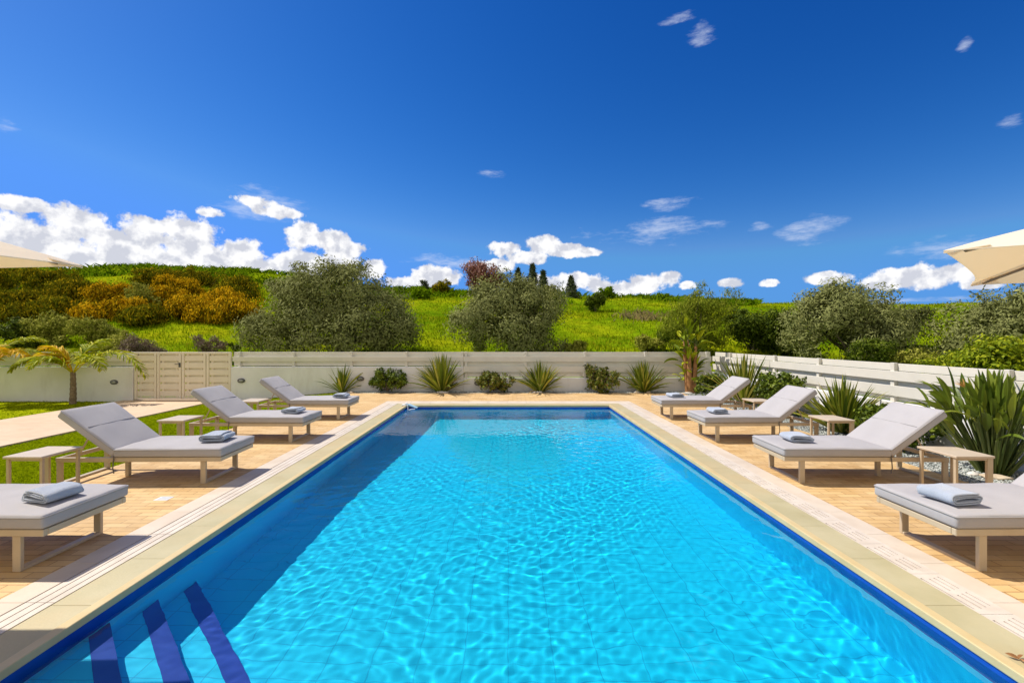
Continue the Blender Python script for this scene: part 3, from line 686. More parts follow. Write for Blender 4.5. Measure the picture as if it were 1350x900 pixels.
# ------------------------------------------------------------------ sun loungers
def rounded_cushion(lx, wy, t, r=0.022, crown=0.010):
    bm = bmesh.new()
    bmesh.ops.create_grid(bm, x_segments=14, y_segments=8, size=0.5)
    for v in bm.verts: v.co = Vector(((v.co.x+0.5)*lx, v.co.y*wy, 0))
    r_ = bmesh.ops.extrude_face_region(bm, geom=bm.faces[:])
    top = [g for g in r_['geom'] if isinstance(g, bmesh.types.BMVert)]
    for v in top: v.co.z = t
    bmesh.ops.recalc_face_normals(bm, faces=bm.faces[:])
    ed = [e for e in bm.edges if len(e.link_faces) == 2 and e.calc_face_angle(0) > 1.0]
    bmesh.ops.bevel(bm, geom=ed, offset=r, segments=3, profile=0.5, affect='EDGES')
    for v in bm.verts:
        if v.co.z > t*0.5:
            fx = max(0.0, min(v.co.x/lx, 1)); fy = max(0.0, min(v.co.y/wy+0.5, 1))
            v.co.z += crown*math.sqrt(max(0, math.sin(fx*PI)*math.sin(fy*PI))) + 0.0022*math.sin(v.co.x*17+v.co.y*9)+0.002*math.sin(v.co.y*23-v.co.x*6)
    me = bpy.data.meshes.new('cushion'); bm.to_mesh(me); bm.free()
    me.polygons.foreach_set('use_smooth', [True]*len(me.polygons))
    return me

def piping_loop(lx, wy, z, r=0.006):
    mb = MB(); k = 0.02; pts = []
    for cx, cy, a0 in ((lx-k, wy/2-k, 0), (k, wy/2-k, 90), (k, -wy/2+k, 180), (lx-k, -wy/2+k, 270)):
        for j in range(4):
            a = math.radians(a0+30*j); pts.append((cx+k*math.cos(a), cy+k*math.sin(a), z))
    mb.tube(pts+[pts[0]], r, 6); return mb

SEAT, BACK, ANG = 1.21, 0.77, math.radians(37)
HW = 0.36
def make_lounger(label):
    root = thing('sun_lounger', label, 'sun lounger', group='grey cushioned sun loungers beside the pool')
    # frame: side rails, end rails, slats
    mb = MB()
    for s in (-1, 1): mb.box(0.012, 1.86, s*0.325-0.018, s*0.325+0.018, 0.258, 0.308)
    mb.box(0.012, 0.045, -0.306, 0.306, 0.26, 0.306); mb.box(1.827, 1.86, -0.306, 0.306, 0.26, 0.306)
    for i in range(9): mb.box(0.10+i*0.125, 0.16+i*0.125, -0.306, 0.306, 0.294, 0.310)
    mb.build('frame', M['frame'], root, bevel=0.004, seg=1)
    # U shaped legs: two uprights and a runner on the ground
    for x in (0.225, 1.835):
        mb = MB()
        for s in (-1, 1): mb.box(x-0.030, x+0.030, s*0.312-0.014, s*0.312+0.014, 0.0, 0.2575)
        mb.box(x-0.030, x+0.030, -0.297, 0.297, 0.0, 0.022)
        mb.build('leg', M['frame'], root, bevel=0.003, seg=1)
    mb = MB(); mb.box(1.30, 1.345, -0.022, 0.022, 0.0, 0.2575); mb.box(1.305, 1.34, -0.306, 0.306, 0.258, 0.293)
    mb.build('middle_leg', M['frame'], root, bevel=0.003, seg=1)
    # backrest frame with prop
    R = Matrix.Translation((SEAT+0.012, 0, 0.305)) @ Matrix.Rotation(-ANG, 4, 'Y')
    mb = MB()
    for s in (-1, 1): mb.box(0.0, BACK-0.03, s*0.27-0.014, s*0.27+0.014, -0.028, 0.0, mat=R)
    for q in (0.1, 0.3, 0.5, 0.7): mb.box(q, q+0.05, -0.255, 0.255, -0.02, -0.002, mat=R)
    for s in (-1, 1):
        a = R @ Vector((0.42, s*0.235, -0.012)); mb.tube([tuple(a), (1.70, s*0.235, 0.30)], 0.010, 6)
    mb.build('backrest_frame', M['frame'], root)
    seat = link('seat_cushion', rounded_cushion(SEAT, 2*HW, 0.098), M['cushion'], root, (0, 0, 0.313))
    piping_loop(SEAT, 2*HW, 0.082).build('piping', M['piping'], seat, smooth=True)
    back = link('back_cushion', rounded_cushion(BACK, 2*HW, 0.095), M['cushion'], root, (SEAT+0.014, 0, 0.3135))
    back.rotation_euler = (0, -ANG, 0)
    piping_loop(BACK, 2*HW, 0.08).build('piping', M['piping'], back, smooth=True)
    mb = MB(); mb.tube([(0.43, -HW+0.03, 0.098), (0.432, -0.15, 0.1045), (0.428, 0.15, 0.1045), (0.43, HW-0.03, 0.098)], 0.0042, 6); mb.build('seam', M['piping'], back, smooth=True)
    for s in (-1, 1):
        mb = MB(); mb.tube([(SEAT-0.01, s*0.352, 0.33), (SEAT-0.004, s*0.354, 0.27), (SEAT+0.004, s*0.352, 0.19), (SEAT-0.006, s*0.35, 0.13)], 0.006, 5)
        mb.build('tie_strap', M['strap'], root)
    return root
YL = [3.56, 5.54, 7.62, 9.68]
order = ['nearest the camera', 'second from the camera', 'third from the camera', 'farthest from the camera']
FR, FL = 3.13, -3.26
fr = [3.15, 3.15, 3.13, 3.14]
proto = None
for i, y in enumerate(YL):
    for side in ('right', 'left'):
        lab = 'grey cushioned sun lounger %s on the %s of the pool' % (order[i], side)
        loc, rz = ((fr[i], y, 0), 0.0) if side == 'right' else ((FL-0.01*(i % 2), y-0.01, 0), PI)
        rz += (0.014, -0.022, 0.018, -0.012)[i]*(1 if side == 'right' else -1)
        if proto is None: proto = make_lounger(lab); proto.location = loc; proto.rotation_euler.z = rz
        else: copy_tree(proto, loc, rz, lab)

# ------------------------------------------------------------------ side tables
def make_table(label):
    root = thing('side_table', label, 'side table', group='small taupe side tables between the loungers')
    mb = MB(); mb.box(-0.20, 0.20, -0.23, 0.23, 0.425, 0.45)
    mb.build('table_top', M['table'], root, bevel=0.004, seg=1)
    for sx in (-1, 1):
        for sy in (-1, 1):
            mb = MB(); cx, cy = sx*0.172, sy*0.195
            w = 0.030 if (sx > 0 and sy < 0) else 0.014
            mb.box(cx-w, cx+w, cy-0.014, cy+0.014, 0, 0.4245); mb.build('leg', M['frame'], root, bevel=0.002, seg=1)
    for sy in (-1, 1):
        mb = MB(); mb.box(-0.155, 0.138, sy*0.195-0.012, sy*0.195+0.012, 0.40, 0.4245); mb.build('apron', M['frame'], root)
    return root
tp = None
tl = ['beside the head of the second lounger', 'beside the head of the third lounger', 'beside the head of the farthest lounger']
for i, y in enumerate((4.90, 6.98, 9.04)):
    for side in ('right', 'left'):
        lab = 'taupe side table %s on the %s of the pool' % (tl[i], side)
        loc = ((4.80, 4.95, 4.95)[i], y, 0) if side == 'right' else (-4.97-0.03*i, y-0.02, float(0))
        if tp is None: tp = make_table(lab); tp.location = loc
        else: copy_tree(tp, loc, 0.0 if side == 'right' else PI, lab)

# ------------------------------------------------------------------ folded towels
def towel_mesh(seed, lx=0.26, ly=0.25, turns=2.4, t=0.0095, r0=0.043):
    rng = np.random.default_rng(seed); s = lx/2-r0; pts = []
    nseg = 20; total = int(turns*2*nseg)
    for i in range(total+1):
        ph = i/nseg                                   # half-turns
        r = r0-0.0150*ph/2; half = int(ph); fr_ = ph-half
        if fr_ < 0.5: a = fr_/0.5; sx = (1 if half % 2 == 0 else -1); pts.append((sx*s*(-1+2*a) if False else sx*(s-2*s*a), (r if half % 2 == 0 else -r)))
        else:
            a = (fr_-0.5)/0.5*PI; sx = -1 if half % 2 == 0 else 1; sz = 1 if half % 2 == 0 else -1
            pts.append((sx*(s+abs(r)*math.sin(a)), sz*r*math.cos(a)))
    pts = np.array(pts); d = np.gradient(pts, axis=0); d /= np.linalg.norm(d, axis=1)[:, None]+1e-9
    nrm = np.stack([-d[:, 1], d[:, 0]], -1)
    a, b = pts+nrm*t/2, pts-nrm*t/2; prof = np.concatenate([a, b[::-1]]); K = len(prof); rows = 12
    V = []
    for j in range(rows):
        f = j/(rows-1); y = (f-0.5)*ly
        k = 1-0.05*abs(2*f-1)**6
        wob = 0.004*np.sin(prof[:, 0]*22+f*5+seed)
        shift = 0.010*math.sin(f*3+seed)
        x = prof[:, 0]*(1+0.02*math.sin(f*6+seed))+shift
        z = prof[:, 1]*k*(1-0.10*np.cos(prof[:, 0]/lx*2)*0.5)+wob*(prof[:, 1] > 0)
        yy = y+0.006*np.sin(prof[:, 0]*15+prof[:, 1]*60+seed)
        V.append(np.stack([x, yy, z+r0+t/2+0.001], -1))
    V = np.concatenate(V); V[:, 2] = np.maximum(V[:, 2], 0.001)
    me = bpy.data.meshes.new('towel'); f = []
    for j in range(rows-1):
        for k in range(K): q = j*K; f.append((q+k, q+(k+1) % K, q+K+(k+1) % K, q+K+k))
    h = K//2
    for q in (0, (rows-1)*K):
        for k in range(h-1): f.append((q+k, q+k+1, q+K-2-k, q+K-1-k))
    me.from_pydata(V.tolist(), [], f)
    bm = bmesh.new(); bm.from_mesh(me); bmesh.ops.recalc_face_normals(bm, faces=bm.faces[:]); bm.to_mesh(me); bm.free()
    me.polygons.foreach_set('use_smooth', [len(p.vertices) == 4 for p in me.polygons])
    return me
tw = [('right', 0, 3.36, 3.47, 0.10, 1.0), ('left', 0, -3.52, 3.52, PI-0.25, 1.02), ('right', 1, 3.50, 5.52, -0.10, 1.05), ('left', 1, -3.54, 5.55, 0.20, 1.15),
      ('right', 2, 3.49, 7.60, 0.10, 1.05), ('left', 2, -3.59, 7.62, -0.05, 1.1), ('right', 3, 3.55, 9.68, 0.06, 1.1), ('left', 3, -3.52, 9.62, -0.10, 1.1)]
for k, (side, i, x, y, rz, s) in enumerate(tw):
    zs = 0.4195
    o = link('folded_towel', towel_mesh(k+1), M['towel'], None, (x, y, zs)); o.rotation_euler.z = rz; o.scale = (s, s, (1, 0.95, .95, 1, .9, .95, .9, .95)[k])
    tag(o, 'pale blue folded towel on the %s lounger %s' % (side, order[i]), 'towel', 'folded pale blue towels on the loungers')

# ------------------------------------------------------------------ parasols
def parasol(label, cx, cy, rot, half, zr, za, pole_xy):
    root = thing('parasol', label, 'parasol', (cx, cy, 0), group='cream parasols at the poolside')
    R = Matrix.Rotation(rot, 4, 'Z'); n = 10
    cor = [R @ Vector((half*sx, half*sy, 0)) for sx, sy in ((1, 1), (-1, 1), (-1, -1), (1, -1))]
    V, Fc = [], []
    for k in range(4):
        a, b = cor[k], cor[(k+1) % 4]
        for j in range(n+1):
            for i in range(n+1):
                f, g = i/n, j/n                       # along edge, towards apex
                e = a.lerp(b, f); e = e*(1-0.06*math.sin(f*PI))        # concave hem
                p = e*(1-g); sag = -0.07*math.sin(f*PI)*math.sin((0.15+0.85*(1-g))*PI*0.6)*(1-g)
                V.append((p.x, p.y, zr+(za-zr)*(g**0.93)+sag*0.5))
        o = k*(n+1)**2
        for j in range(n):
            for i in range(n): q = o+j*(n+1)+i; Fc.append((q, q+1, q+n+2, q+n+1))
    me = bpy.data.meshes.new('canopy'); me.from_pydata(V, [], Fc)
    bm = bmesh.new(); bm.from_mesh(me); bmesh.ops.remove_doubles(bm, verts=bm.verts[:], dist=1e-4); bmesh.ops.recalc_face_normals(bm, faces=bm.faces[:]); bm.to_mesh(me); bm.free()
    can = link('canopy', me, M['fabric'], root)
    sol = can.modifiers.new('cloth', 'SOLIDIFY'); sol.thickness = 0.006; sol.offset = -1
    for k in range(4):                                # corner pockets of the hem
        mb = MB(); c = cor[k]; d = c.normalized(); s = Vector((-d.y, d.x, 0)); up = Vector((0, 0, 1))
        e1, e2 = (cor[(k+1) % 4]-c).normalized(), (cor[(k-1) % 4]-c).normalized()
        z = Vector((0, 0, zr-0.011)); w = 0.17
        sl = (za-zr)/c.length
        p = [c+z, c+e1*w-d*0.03+z+up*sl*0.09, c-d*0.21+z+up*sl*0.21, c+e2*w-d*0.03+z+up*sl*0.09]
        q = [v+up*-0.006 for v in p]
        mb.poly([tuple(v) for v in p]); mb.poly([tuple(v) for v in q[::-1]])
        for i in range(4): mb.quad(tuple(p[i]), tuple(q[i]), tuple(q[(i+1) % 4]), tuple(p[(i+1) % 4]))
        mb.build('corner_pocket', M['fabric'], root)
        m2 = MB(); a = c*0.93; m2.tube([(a.x, a.y, zr+(za-zr)*0.07-0.03), (c.x*0.5, c.y*0.5, zr+(za-zr)*0.5-0.035), (c.x*0.05, c.y*0.05, za-0.06)], 0.012, 6)
        m2.build('rib', M['rib'], root)
    mb = MB(); mb.tube([(0, 0, za-0.12), (0, 0, za+0.07)], 0.03, 10); mb.build('hub', M['rib'], root)
    px, py = pole_xy[0]-cx, pole_xy[1]-cy
    mb = MB(); mb.tube([(px, py, 0.06), (px, py, za+0.28)], 0.035, 12); mb.build('pole', M['rib'], root)
    mb = MB(); mb.tube([(px, py, za+0.26), (px*0.5, py*0.5, za+0.30), (0, 0, za+0.07)], 0.028, 8); mb.build('arm', M['rib'], root)
    mb = MB(); mb.box(px-0.4, px+0.4, py-0.4, py+0.4, 0.0, 0.06); mb.build('base', M['darkmetal'], root, bevel=0.01)
    return root
parasol('cream parasol with its far corner poking in at the left edge of the photo', -4.24, 1.93, 0.0, 1.26, 2.166, 2.62, (-6.3, 1.0))
parasol('cream parasol with brown rib showing at the right edge of the photo', 4.32, 2.58, math.radians(42), 1.25, 2.17, 2.60, (6.0, 1.2))

# ------------------------------------------------------------------ foliage builders
def leaf_quads(pos, L, W, rng, up=0.15, normal_bias=None):
    """one folded rhombus per leaf; leaf faces turn outwards from their clump"""
    n = len(pos); nn = rng.normal(0, 1, (n, 3))
    if normal_bias is not None: nn = nn*0.45+normal_bias*1.0
    nn[:, 2] += 0.25; nn /= np.linalg.norm(nn, axis=1)[:, None]
    q = rng.normal(0, 1, (n, 3)); q[:, 2] += up*3
    d = q-nn*(q*nn).sum(1)[:, None]; d /= np.linalg.norm(d, axis=1)[:, None]+1e-9
    s = np.cross(nn, d)
    L = L*rng.uniform(0.6, 1.3, n)[:, None]; W = W*rng.uniform(0.7, 1.3, n)[:, None]
    V = np.stack([pos, pos+d*L*0.5-s*W*0.5+nn*L*0.05, pos+d*L, pos+d*L*0.5+s*W*0.5+nn*L*0.05], 1)
    return V.reshape(-1, 3), (np.arange(n)[:, None]*4+np.arange(4)[::-1][None])

def crown_points(lobes, clumps, per, crad, rng, shell=0.55):
    """leaves gathered in tufts on the lobes; returns points and an outward direction for each"""
    lobes = np.array(lobes); vol = lobes[:, 3]*lobes[:, 4]*lobes[:, 5]; w = vol**0.62; w /= w.sum()
    k = rng.choice(len(lobes), clumps, p=w)
    d = rng.normal(0, 1, (clumps, 3)); d[:, 2] += 0.15; d /= np.linalg.norm(d, axis=1)[:, None]
    r = shell+(1-shell)*rng.uniform(0, 1, clumps)**0.6; r *= rng.uniform(0.88, 1.14, clumps)
    c = np.repeat(lobes[k, :3]+d*r[:, None]*lobes[k, 3:], per, 0); dd = np.repeat(d, per, 0)
    size = np.repeat(rng.uniform(0.55, 1.35, clumps)*np.clip(lobes[k, 3]/np.median(lobes[:, 3]), 0.55, 1.2), per)[:, None]
    off = rng.normal(0, 1, c.shape); off /= np.linalg.norm(off, axis=1)[:, None]; off *= rng.uniform(0, 1, len(c))[:, None]**0.5*1.7
    off[:, 2] *= 0.8
    return c+off*crad*size, dd*0.45+off*0.85

def auto_lobes(w, h, dp, nl, rng, z0=0.0):
    out = []
    for i in range(nl):
        a = rng.uniform(0, 2*PI); r = math.sqrt(rng.uniform(0, 1))*0.62
        x, y = math.cos(a)*r*w/2, math.sin(a)*r*dp/2
        top = h*(1-0.42*(abs(x)/(w/2))**2)*rng.uniform(0.82, 1.0)
        rad = rng.uniform(0.20, 0.33)*min(w, h*1.3)
        zc = rng.uniform(min(z0+rad*0.7, top-rad), max(top-rad*0.85, z0+rad*0.7))
        if i % 3 == 0: zc = top-rad*0.9
        out.append((x, y, max(zc, z0+rad*0.55), rad, rad, rad*rng.uniform(0.75, 0.95)))
    return out

def woody(name, label, cat, px, ytop, wpx, Y, leaf, n, Ls, Ws, seed, kind='shrub', nl=9, group=None, per=60, crad=None, shell=0.5, X=None, zb=None, dp=None, z0f=0.0, up=0.15, lobes=None, stems=6, base_drop=0.1, out=0.5, trunkmat='bark'):
    rng = np.random.default_rng(seed)
    X = XY(px, Y) if X is None else X
    zb = float(terrain(X, Y))-base_drop if zb is None else zb
    h = ZZ(ytop, Y)-zb; w = wpx*Y/F; dp = dp or min(w, 0.9*w+0.5)
    root = thing(name, label, cat, (X, Y, zb), group=group)
    lb = lobes(w, h, dp) if lobes else auto_lobes(w, h, dp, nl, rng, h*z0f)
    if kind == 'tree':
        for i in range(26):
            q = lb[int(rng.integers(0, len(lb)))] if i == 0 or True else None
            dv = rng.normal(0, 1, 3); dv[2] = abs(dv[2])*0.9+0.1; dv /= np.linalg.norm(dv); rr = rng.uniform(0.14, 0.28)
            if len(q) == 6: lb = lb+[(q[0]+dv[0]*q[3]*1.02, q[1]+dv[1]*q[4]*1.02, q[2]+dv[2]*q[5]*1.02, q[3]*rr, q[4]*rr, q[5]*rr*1.5)]
    clumps = max(4, n//per); crad = crad or 0.075*min(w, h)+0.03
    P, dd = crown_points(lb, clumps, per, crad, rng, shell)
    P[:, 2] = np.maximum(P[:, 2], 0.02+0*P[:, 2])
    V, Fc = leaf_quads(P, Ls, Ws, rng, up, dd*out*2)
    link('crown' if kind == 'tree' else 'foliage', np_mesh('crown', V, Fc), M[leaf], root)
    mb = MB()
    if kind == 'tree':
        tr = 0.035*h**0.9+0.03; th = max(h*0.28, 0.3)
        mb.tube([(0, 0, -0.3), (0.03*h, 0, th*0.5), (0.0, 0.02*h, th)], [tr*1.35, tr, tr*0.8], 9)
    else: tr = 0.02+0.008*h; th = 0.08
    for i in range(min(stems, len(lb))):
        c = lb[i]; a = Vector((0, 0, th*0.9)); b = Vector(c[:3]); m = a.lerp(b, 0.5)+Vector((rng.normal(0, .06)*w, rng.normal(0, .05)*w, -0.05*h))
        mb.tube([(0.03*rng.normal(), 0.03*rng.normal(), th*0.6), tuple(m), tuple(b+Vector((0, 0, c[5]*0.5)))], [tr*0.7, tr*0.45, tr*0.15], 6)
    mb.build('trunk' if kind == 'tree' else 'stem', M[trunkmat], root)
    return root

# ------------------------------------------------------------------ trees behind the fence
def lobes_olive1(w, h, d):
    return [(-.30*w, 0, .44*h, .19*w, .26*d, .36*h), (-.08*w, -.05*d, .63*h, .22*w, .3*d, .37*h), (.10*w, 0, .68*h, .19*w, .3*d, .31*h), (.24*w, .02*d, .44*h, .19*w, .28*d, .30*h),
            (.38*w, -.05*d, .26*h, .13*w, .2*d, .22*h), (-.38*w, -.08*d, .22*h, .13*w, .22*d, .22*h), (-.12*w, -.2*d, .26*h, .22*w, .28*d, .27*h), (.14*w, -.18*d, .26*h, .2*w, .28*d, .25*h),
            (-.20*w, .05*d, .72*h, .10*w, .15*d, .18*h), (.03*w, 0, .84*h, .10*w, .14*d, .15*h)]
def lobes_olive2(w, h, d):
    return [(-.05*w, 0, .68*h, .30*w, .34*d, .30*h), (-.27*w, -.1*d, .42*h, .23*w, .3*d, .32*h), (.22*w, 0, .58*h, .26*w, .3*d, .33*h), (.30*w, -.05*d, .32*h, .20*w, .26*d, .24*h), (0, -.2*d, .30*h, .30*w, .3*d, .27*h),
            (-.1*w, -.2*d, .55*h, .2*w, .2*d, .2*h), (.1*w, .0*d, .82*h, .14*w, .2*d, .14*h)]
def lobes_olive3(w, h, d):
    return [(-.32*w, 0, .50*h, .18*w, .26*d, .34*h), (-.12*w, 0, .66*h, .20*w, .3*d, .32*h), (-.25*w, -.2*d, .26*h, .22*w, .3*d, .26*h), (.10*w, 0, .60*h, .20*w, .3*d, .30*h), (.26*w, .1*d, .52*h, .20*w, .25*d, .27*h),
            (.06*w, -.15*d, .34*h, .16*w, .26*d, .24*h), (-.16*w, 0, .86*h, .07*w, .12*d, .13*h), (-.02*w, 0, .88*h, .06*w, .1*d, .11*h), (.38*w, .1*d, .40*h, .12*w, .2*d, .2*h)]
G = 'olive trees on the far side of the fence'
woody('olive_tree', 'broad grey green olive tree, the widest, left of the pool beyond the fence', 'tree', 443, 350, 208, 20.0, 'olive', 52000, 0.17, 0.05, 11, 'tree', lobes=lobes_olive1, group=G, crad=0.33, per=230, dp=5.5, shell=0.74)
woody('olive_tree', 'rounded olive tree in the centre, in front of the red brown tree', 'tree', 673, 364, 146, 19.5, 'olive', 34000, 0.16, 0.05, 12, 'tree', lobes=lobes_olive2, group=G, crad=0.28, per=210, dp=4.5, shell=0.76)
woody('olive_tree', 'olive tree with pointed crown tips beyond the right fence', 'tree', 1121, 378, 166, 16.5, 'olive', 36000, 0.15, 0.045, 13, 'tree', lobes=lobes_olive3, group=G, crad=0.25, per=200, dp=4.5, shell=0.76)
woody('olive_tree', 'grey olive tree under the parasol at the right edge', 'tree', 1322, 372, 165, 14.5, 'olive', 30000, 0.14, 0.04, 14, 'tree', nl=12, group=G, crad=0.22, per=90, shell=0.7)
woody('feathery_tree', 'upright feathery green tree rising behind the tall giant strelitzia', 'tree', 921, 377, 84, 19.0, 'feather', 15000, 0.16, 0.03, 15, 'tree', nl=10, crad=0.18, shell=0.5, up=0.6)
woody('dark_shrub', 'dark green thicket between the feathery tree and the pointed olive', 'shrub', 992, 404, 98, 19.5, 'darkgreen', 12000, 0.15, 0.06, 16, nl=10, crad=0.2)
woody('leafy_bush', 'bright green leafy bush against the right fence under the grey olive', 'shrub', 1330, 428, 115, 9.0, 'brightgreen', 9000, 0.09, 0.045, 17, nl=11, crad=0.10)
woody('young_tree', 'small dark young tree with a bare stem right of the pointed olive', 'tree', 1187, 398, 62, 18.5, 'olivedark', 6000, 0.14, 0.05, 18, 'tree', nl=6, crad=0.15, z0f=0.35)
woody('red_tree', 'red brown leaved tree showing above the central olive', 'tree', 641, 338, 50, 44.0, 'redleaf', 6500, 0.30, 0.10, 19, 'tree', nl=9, crad=0.35, up=0.5, shell=0.4)

def conifer(label, px, ytop, wpx, Y, seed):
    rng = np.random.default_rng(seed); X = XY(px, Y); zb = float(terrain(X, Y))-0.1; h = ZZ(ytop, Y)-zb; w = wpx*Y/F
    root = thing('conifer', label, 'tree', (X, Y, zb), group='dark conifers on the hilltop')
    n = 1700; f = rng.uniform(0.08, 1, n); a = rng.uniform(0, 2*PI, n); tier = 0.5+0.5*np.abs(np.sin(f*h*2.6+1.5*np.sin(2*a+seed))); r = (1-f)**0.9*w*0.9*tier*np.sqrt(rng.uniform(0.1, 1, n))
    P = np.stack([r*np.cos(a), r*np.sin(a), f*h-0.15*r], -1)
    V, Fc = leaf_quads(P, 0.32, 0.09, rng, 0.0, np.stack([np.cos(a), np.sin(a), 0*a], -1)*1.2)
    link('crown', np_mesh('crown', V, Fc), M['conifer'], root)
    mb = MB(); mb.tube([(0, 0, -0.2), (0, 0, h*0.95)], [0.12, 0.02], 7); mb.build('trunk', M['bark'], root)
conifer('tallest dark conifer just behind the central olive, right of its red neighbour', 702, 349, 24, 44, 31)
conifer('slim dark conifer between the red brown tree and the tallest conifer', 683, 355, 14, 45, 32)
conifer('dark conifer at the right shoulder of the central olive', 716, 358, 18, 43, 33)
conifer('lone small conifer standing by itself on the crest', 753, 365, 17, 47, 34)

# ------------------------------------------------------------------ shrubs on the hillside
G = 'gorse shrubs on the left of the hill'
gl = [(12, 349, 95, 36, 'gorsedark', 'dark brown green gorse at the left edge under the parasol'),
      (62, 354, 80, 35, 'gorsedark', 'dark brown gorse just right of the parasol tip, high on the slope'),
      (40, 385, 90, 29, 'gorsedark', 'dark gorse low at the left edge above the green scrub'),
      (100, 370, 70, 32, 'gorsedark', 'brown gorse left of the bright orange gorse'),
      (143, 372, 62, 31, 'gorse', 'bright orange gorse left of the grey green willow bush'),
      (168, 396, 56, 28, 'gorse', 'orange gorse in front of the grey green willow bush'),
      (212, 356, 60, 38, 'gorsedark', 'brown gorse high on the slope right of the willow bush'),
      (222, 380, 46, 32, 'gorse', 'orange gorse directly right of the willow bush'),
      (248, 392, 48, 28, 'gorse', 'brightest orange gorse low in the middle of the group'),
      (262, 354, 62, 40, 'gorsedark', 'brown green gorse near the crest above the brightest orange gorse'),
      (290, 378, 54, 31, 'gorse', 'orange gorse between the brightest one and the wide olive'),
      (312, 364, 60, 37, 'gorsedark', 'brown gorse high up beside the wide olive'),
      (90, 392, 70, 27.5, 'gorsedark', 'dark gorse just above the grey green scrub behind the palm'),
      (196, 404, 50, 26.5, 'gorsedark', 'low dark gorse below the grey green willow bush'),
      (131, 405, 56, 27, 'gorse', 'rusty gorse low on the slope, left of the orange one before the willow bush'),
      (15, 404, 60, 26.5, 'gorsedark', 'lowest dark gorse at the left edge, behind the dark green bush'),
      (236, 366, 50, 36, 'gorse', 'rusty gorse below the brown one high right of the willow bush'),
      (282, 398, 50, 27.5, 'gorse', 'low orange gorse in the grass right of the brightest one'),
      (318, 388, 50, 29, 'gorse', 'orange gorse touching the left side of the wide olive')]
for i, (px, yt, w, Y, lf, lab) in enumerate(gl):
    woody('gorse_shrub', lab, 'shrub', px, yt, w*1.3, Y, lf, 9000, 0.22, 0.07, 50+i, nl=13, group=G, crad=0.27, per=85, up=0.9, shell=0.75, base_drop=0.3)
sl_ = [('willow_bush', 'grey green willow like bush among the orange gorse', 184, 370, 42, 30, 'scrub', 3600, 0.2, 0.05),
       ('scrub_bush', 'dark green bush behind the wall at the left edge', 14, 418, 66, 21, 'darkgreen', 6000, 0.15, 0.06),
       ('scrub_bush', 'grey green scrub bush behind the palm', 72, 413, 66, 21.5, 'scrub', 6500, 0.15, 0.05),
       ('scrub_bush', 'olive green scrub bush right of the palm top', 122, 418, 60, 22, 'scrub', 6000, 0.15, 0.05),
       ('scrub_bush', 'low yellowish scrub bush left of the purple brown one', 155, 434, 50, 19.5, 'scrub', 3600, 0.13, 0.045),
       ('twiggy_bush', 'purple brown twiggy bush just above the gate', 190, 438, 56, 19, 'purple', 5000, 0.14, 0.03),
       ('twiggy_bush', 'small brown twiggy bush above the right side of the gate', 275, 440, 40, 19.5, 'purple', 2600, 0.14, 0.03),
       ('scrub_bush', 'small dark bush in the grass beside the wide olive', 310, 450, 14, 19, 'darkgreen', 700, 0.12, 0.05),
       ('hill_bush', 'dark green bush on the slope left of the red brown tree', 547, 376, 54, 42, 'weeds', 3800, 0.30, 0.12),
       ('hill_bush', 'olive brown bush on the skyline left of the red brown tree', 586, 367, 36, 47, 'gorsedark', 2600, 0.28, 0.08),
       ('hill_bush', 'tiny dark bush on the skyline beside the olive brown one', 558, 370, 14, 48, 'conifer', 700, 0.25, 0.08),
       ('hill_bush', 'round dark bush alone on the open green slope', 785, 386, 30, 36, 'darkgreen', 2600, 0.22, 0.09),
       ('hill_bush', 'low green bush on the crest right of the lone conifer', 800, 380, 34, 47, 'weeds', 1800, 0.28, 0.12),
       ('hill_bush', 'small green bush on the crest, second right of the lone conifer', 872, 386, 30, 46, 'weeds', 1500, 0.28, 0.12),
       ('scrub_bush', 'brown green scrub behind the fence right of the central olive', 755, 444, 34, 20, 'scrub', 1800, 0.14, 0.05),
       ('scrub_bush', 'brown scrub bush left of the feathery tree, against the fence', 858, 436, 46, 20.5, 'scrub', 3600, 0.14, 0.05),
       ('scrub_bush', 'dark green scrub at the foot of the feathery tree', 886, 428, 32, 20, 'darkgreen', 2600, 0.14, 0.05),
       ('scrub_bush', 'low grey green scrub under the small dark young tree', 1205, 446, 62, 14.5, 'scrub', 3600, 0.10, 0.035),
       ('scrub_bush', 'bright green weeds above the right fence beside the leafy bush', 1245, 455, 60, 11.5, 'brightgreen', 3200, 0.08, 0.035),
       ('scrub_bush', 'dark bush in shade under the pointed olive', 1150, 440, 60, 14.2, 'darkgreen', 3800, 0.10, 0.045),
       ('scrub_bush', 'dark green bush between the thicket and the pointed olive', 1038, 422, 44, 18.5, 'darkgreen', 3400, 0.12, 0.05)]
for i, (nm, lab, px, yt, w, Y, lf, n, a, b) in enumerate(sl_):
    woody(nm, lab, 'shrub', px, yt, w, Y, lf, n, a, b, 90+i, nl=7, crad=None, shell=0.4, up=0.3, stems=4)
# dry grass tussock on the slope
n = 420; x0, y0 = XY(848, 31), 31.0; x = x0+RNG.normal(0, 0.7, n); y = y0+RNG.normal(0, 1.2, n)
tag(blades('dry_grass', np.stack([x, y, terrain(x, y)-0.02], -1), 0.42, 0.05, M['drygrass'], 0.6), 'patch of dry straw coloured grass on the slope', 'dry grass', kind='stuff')

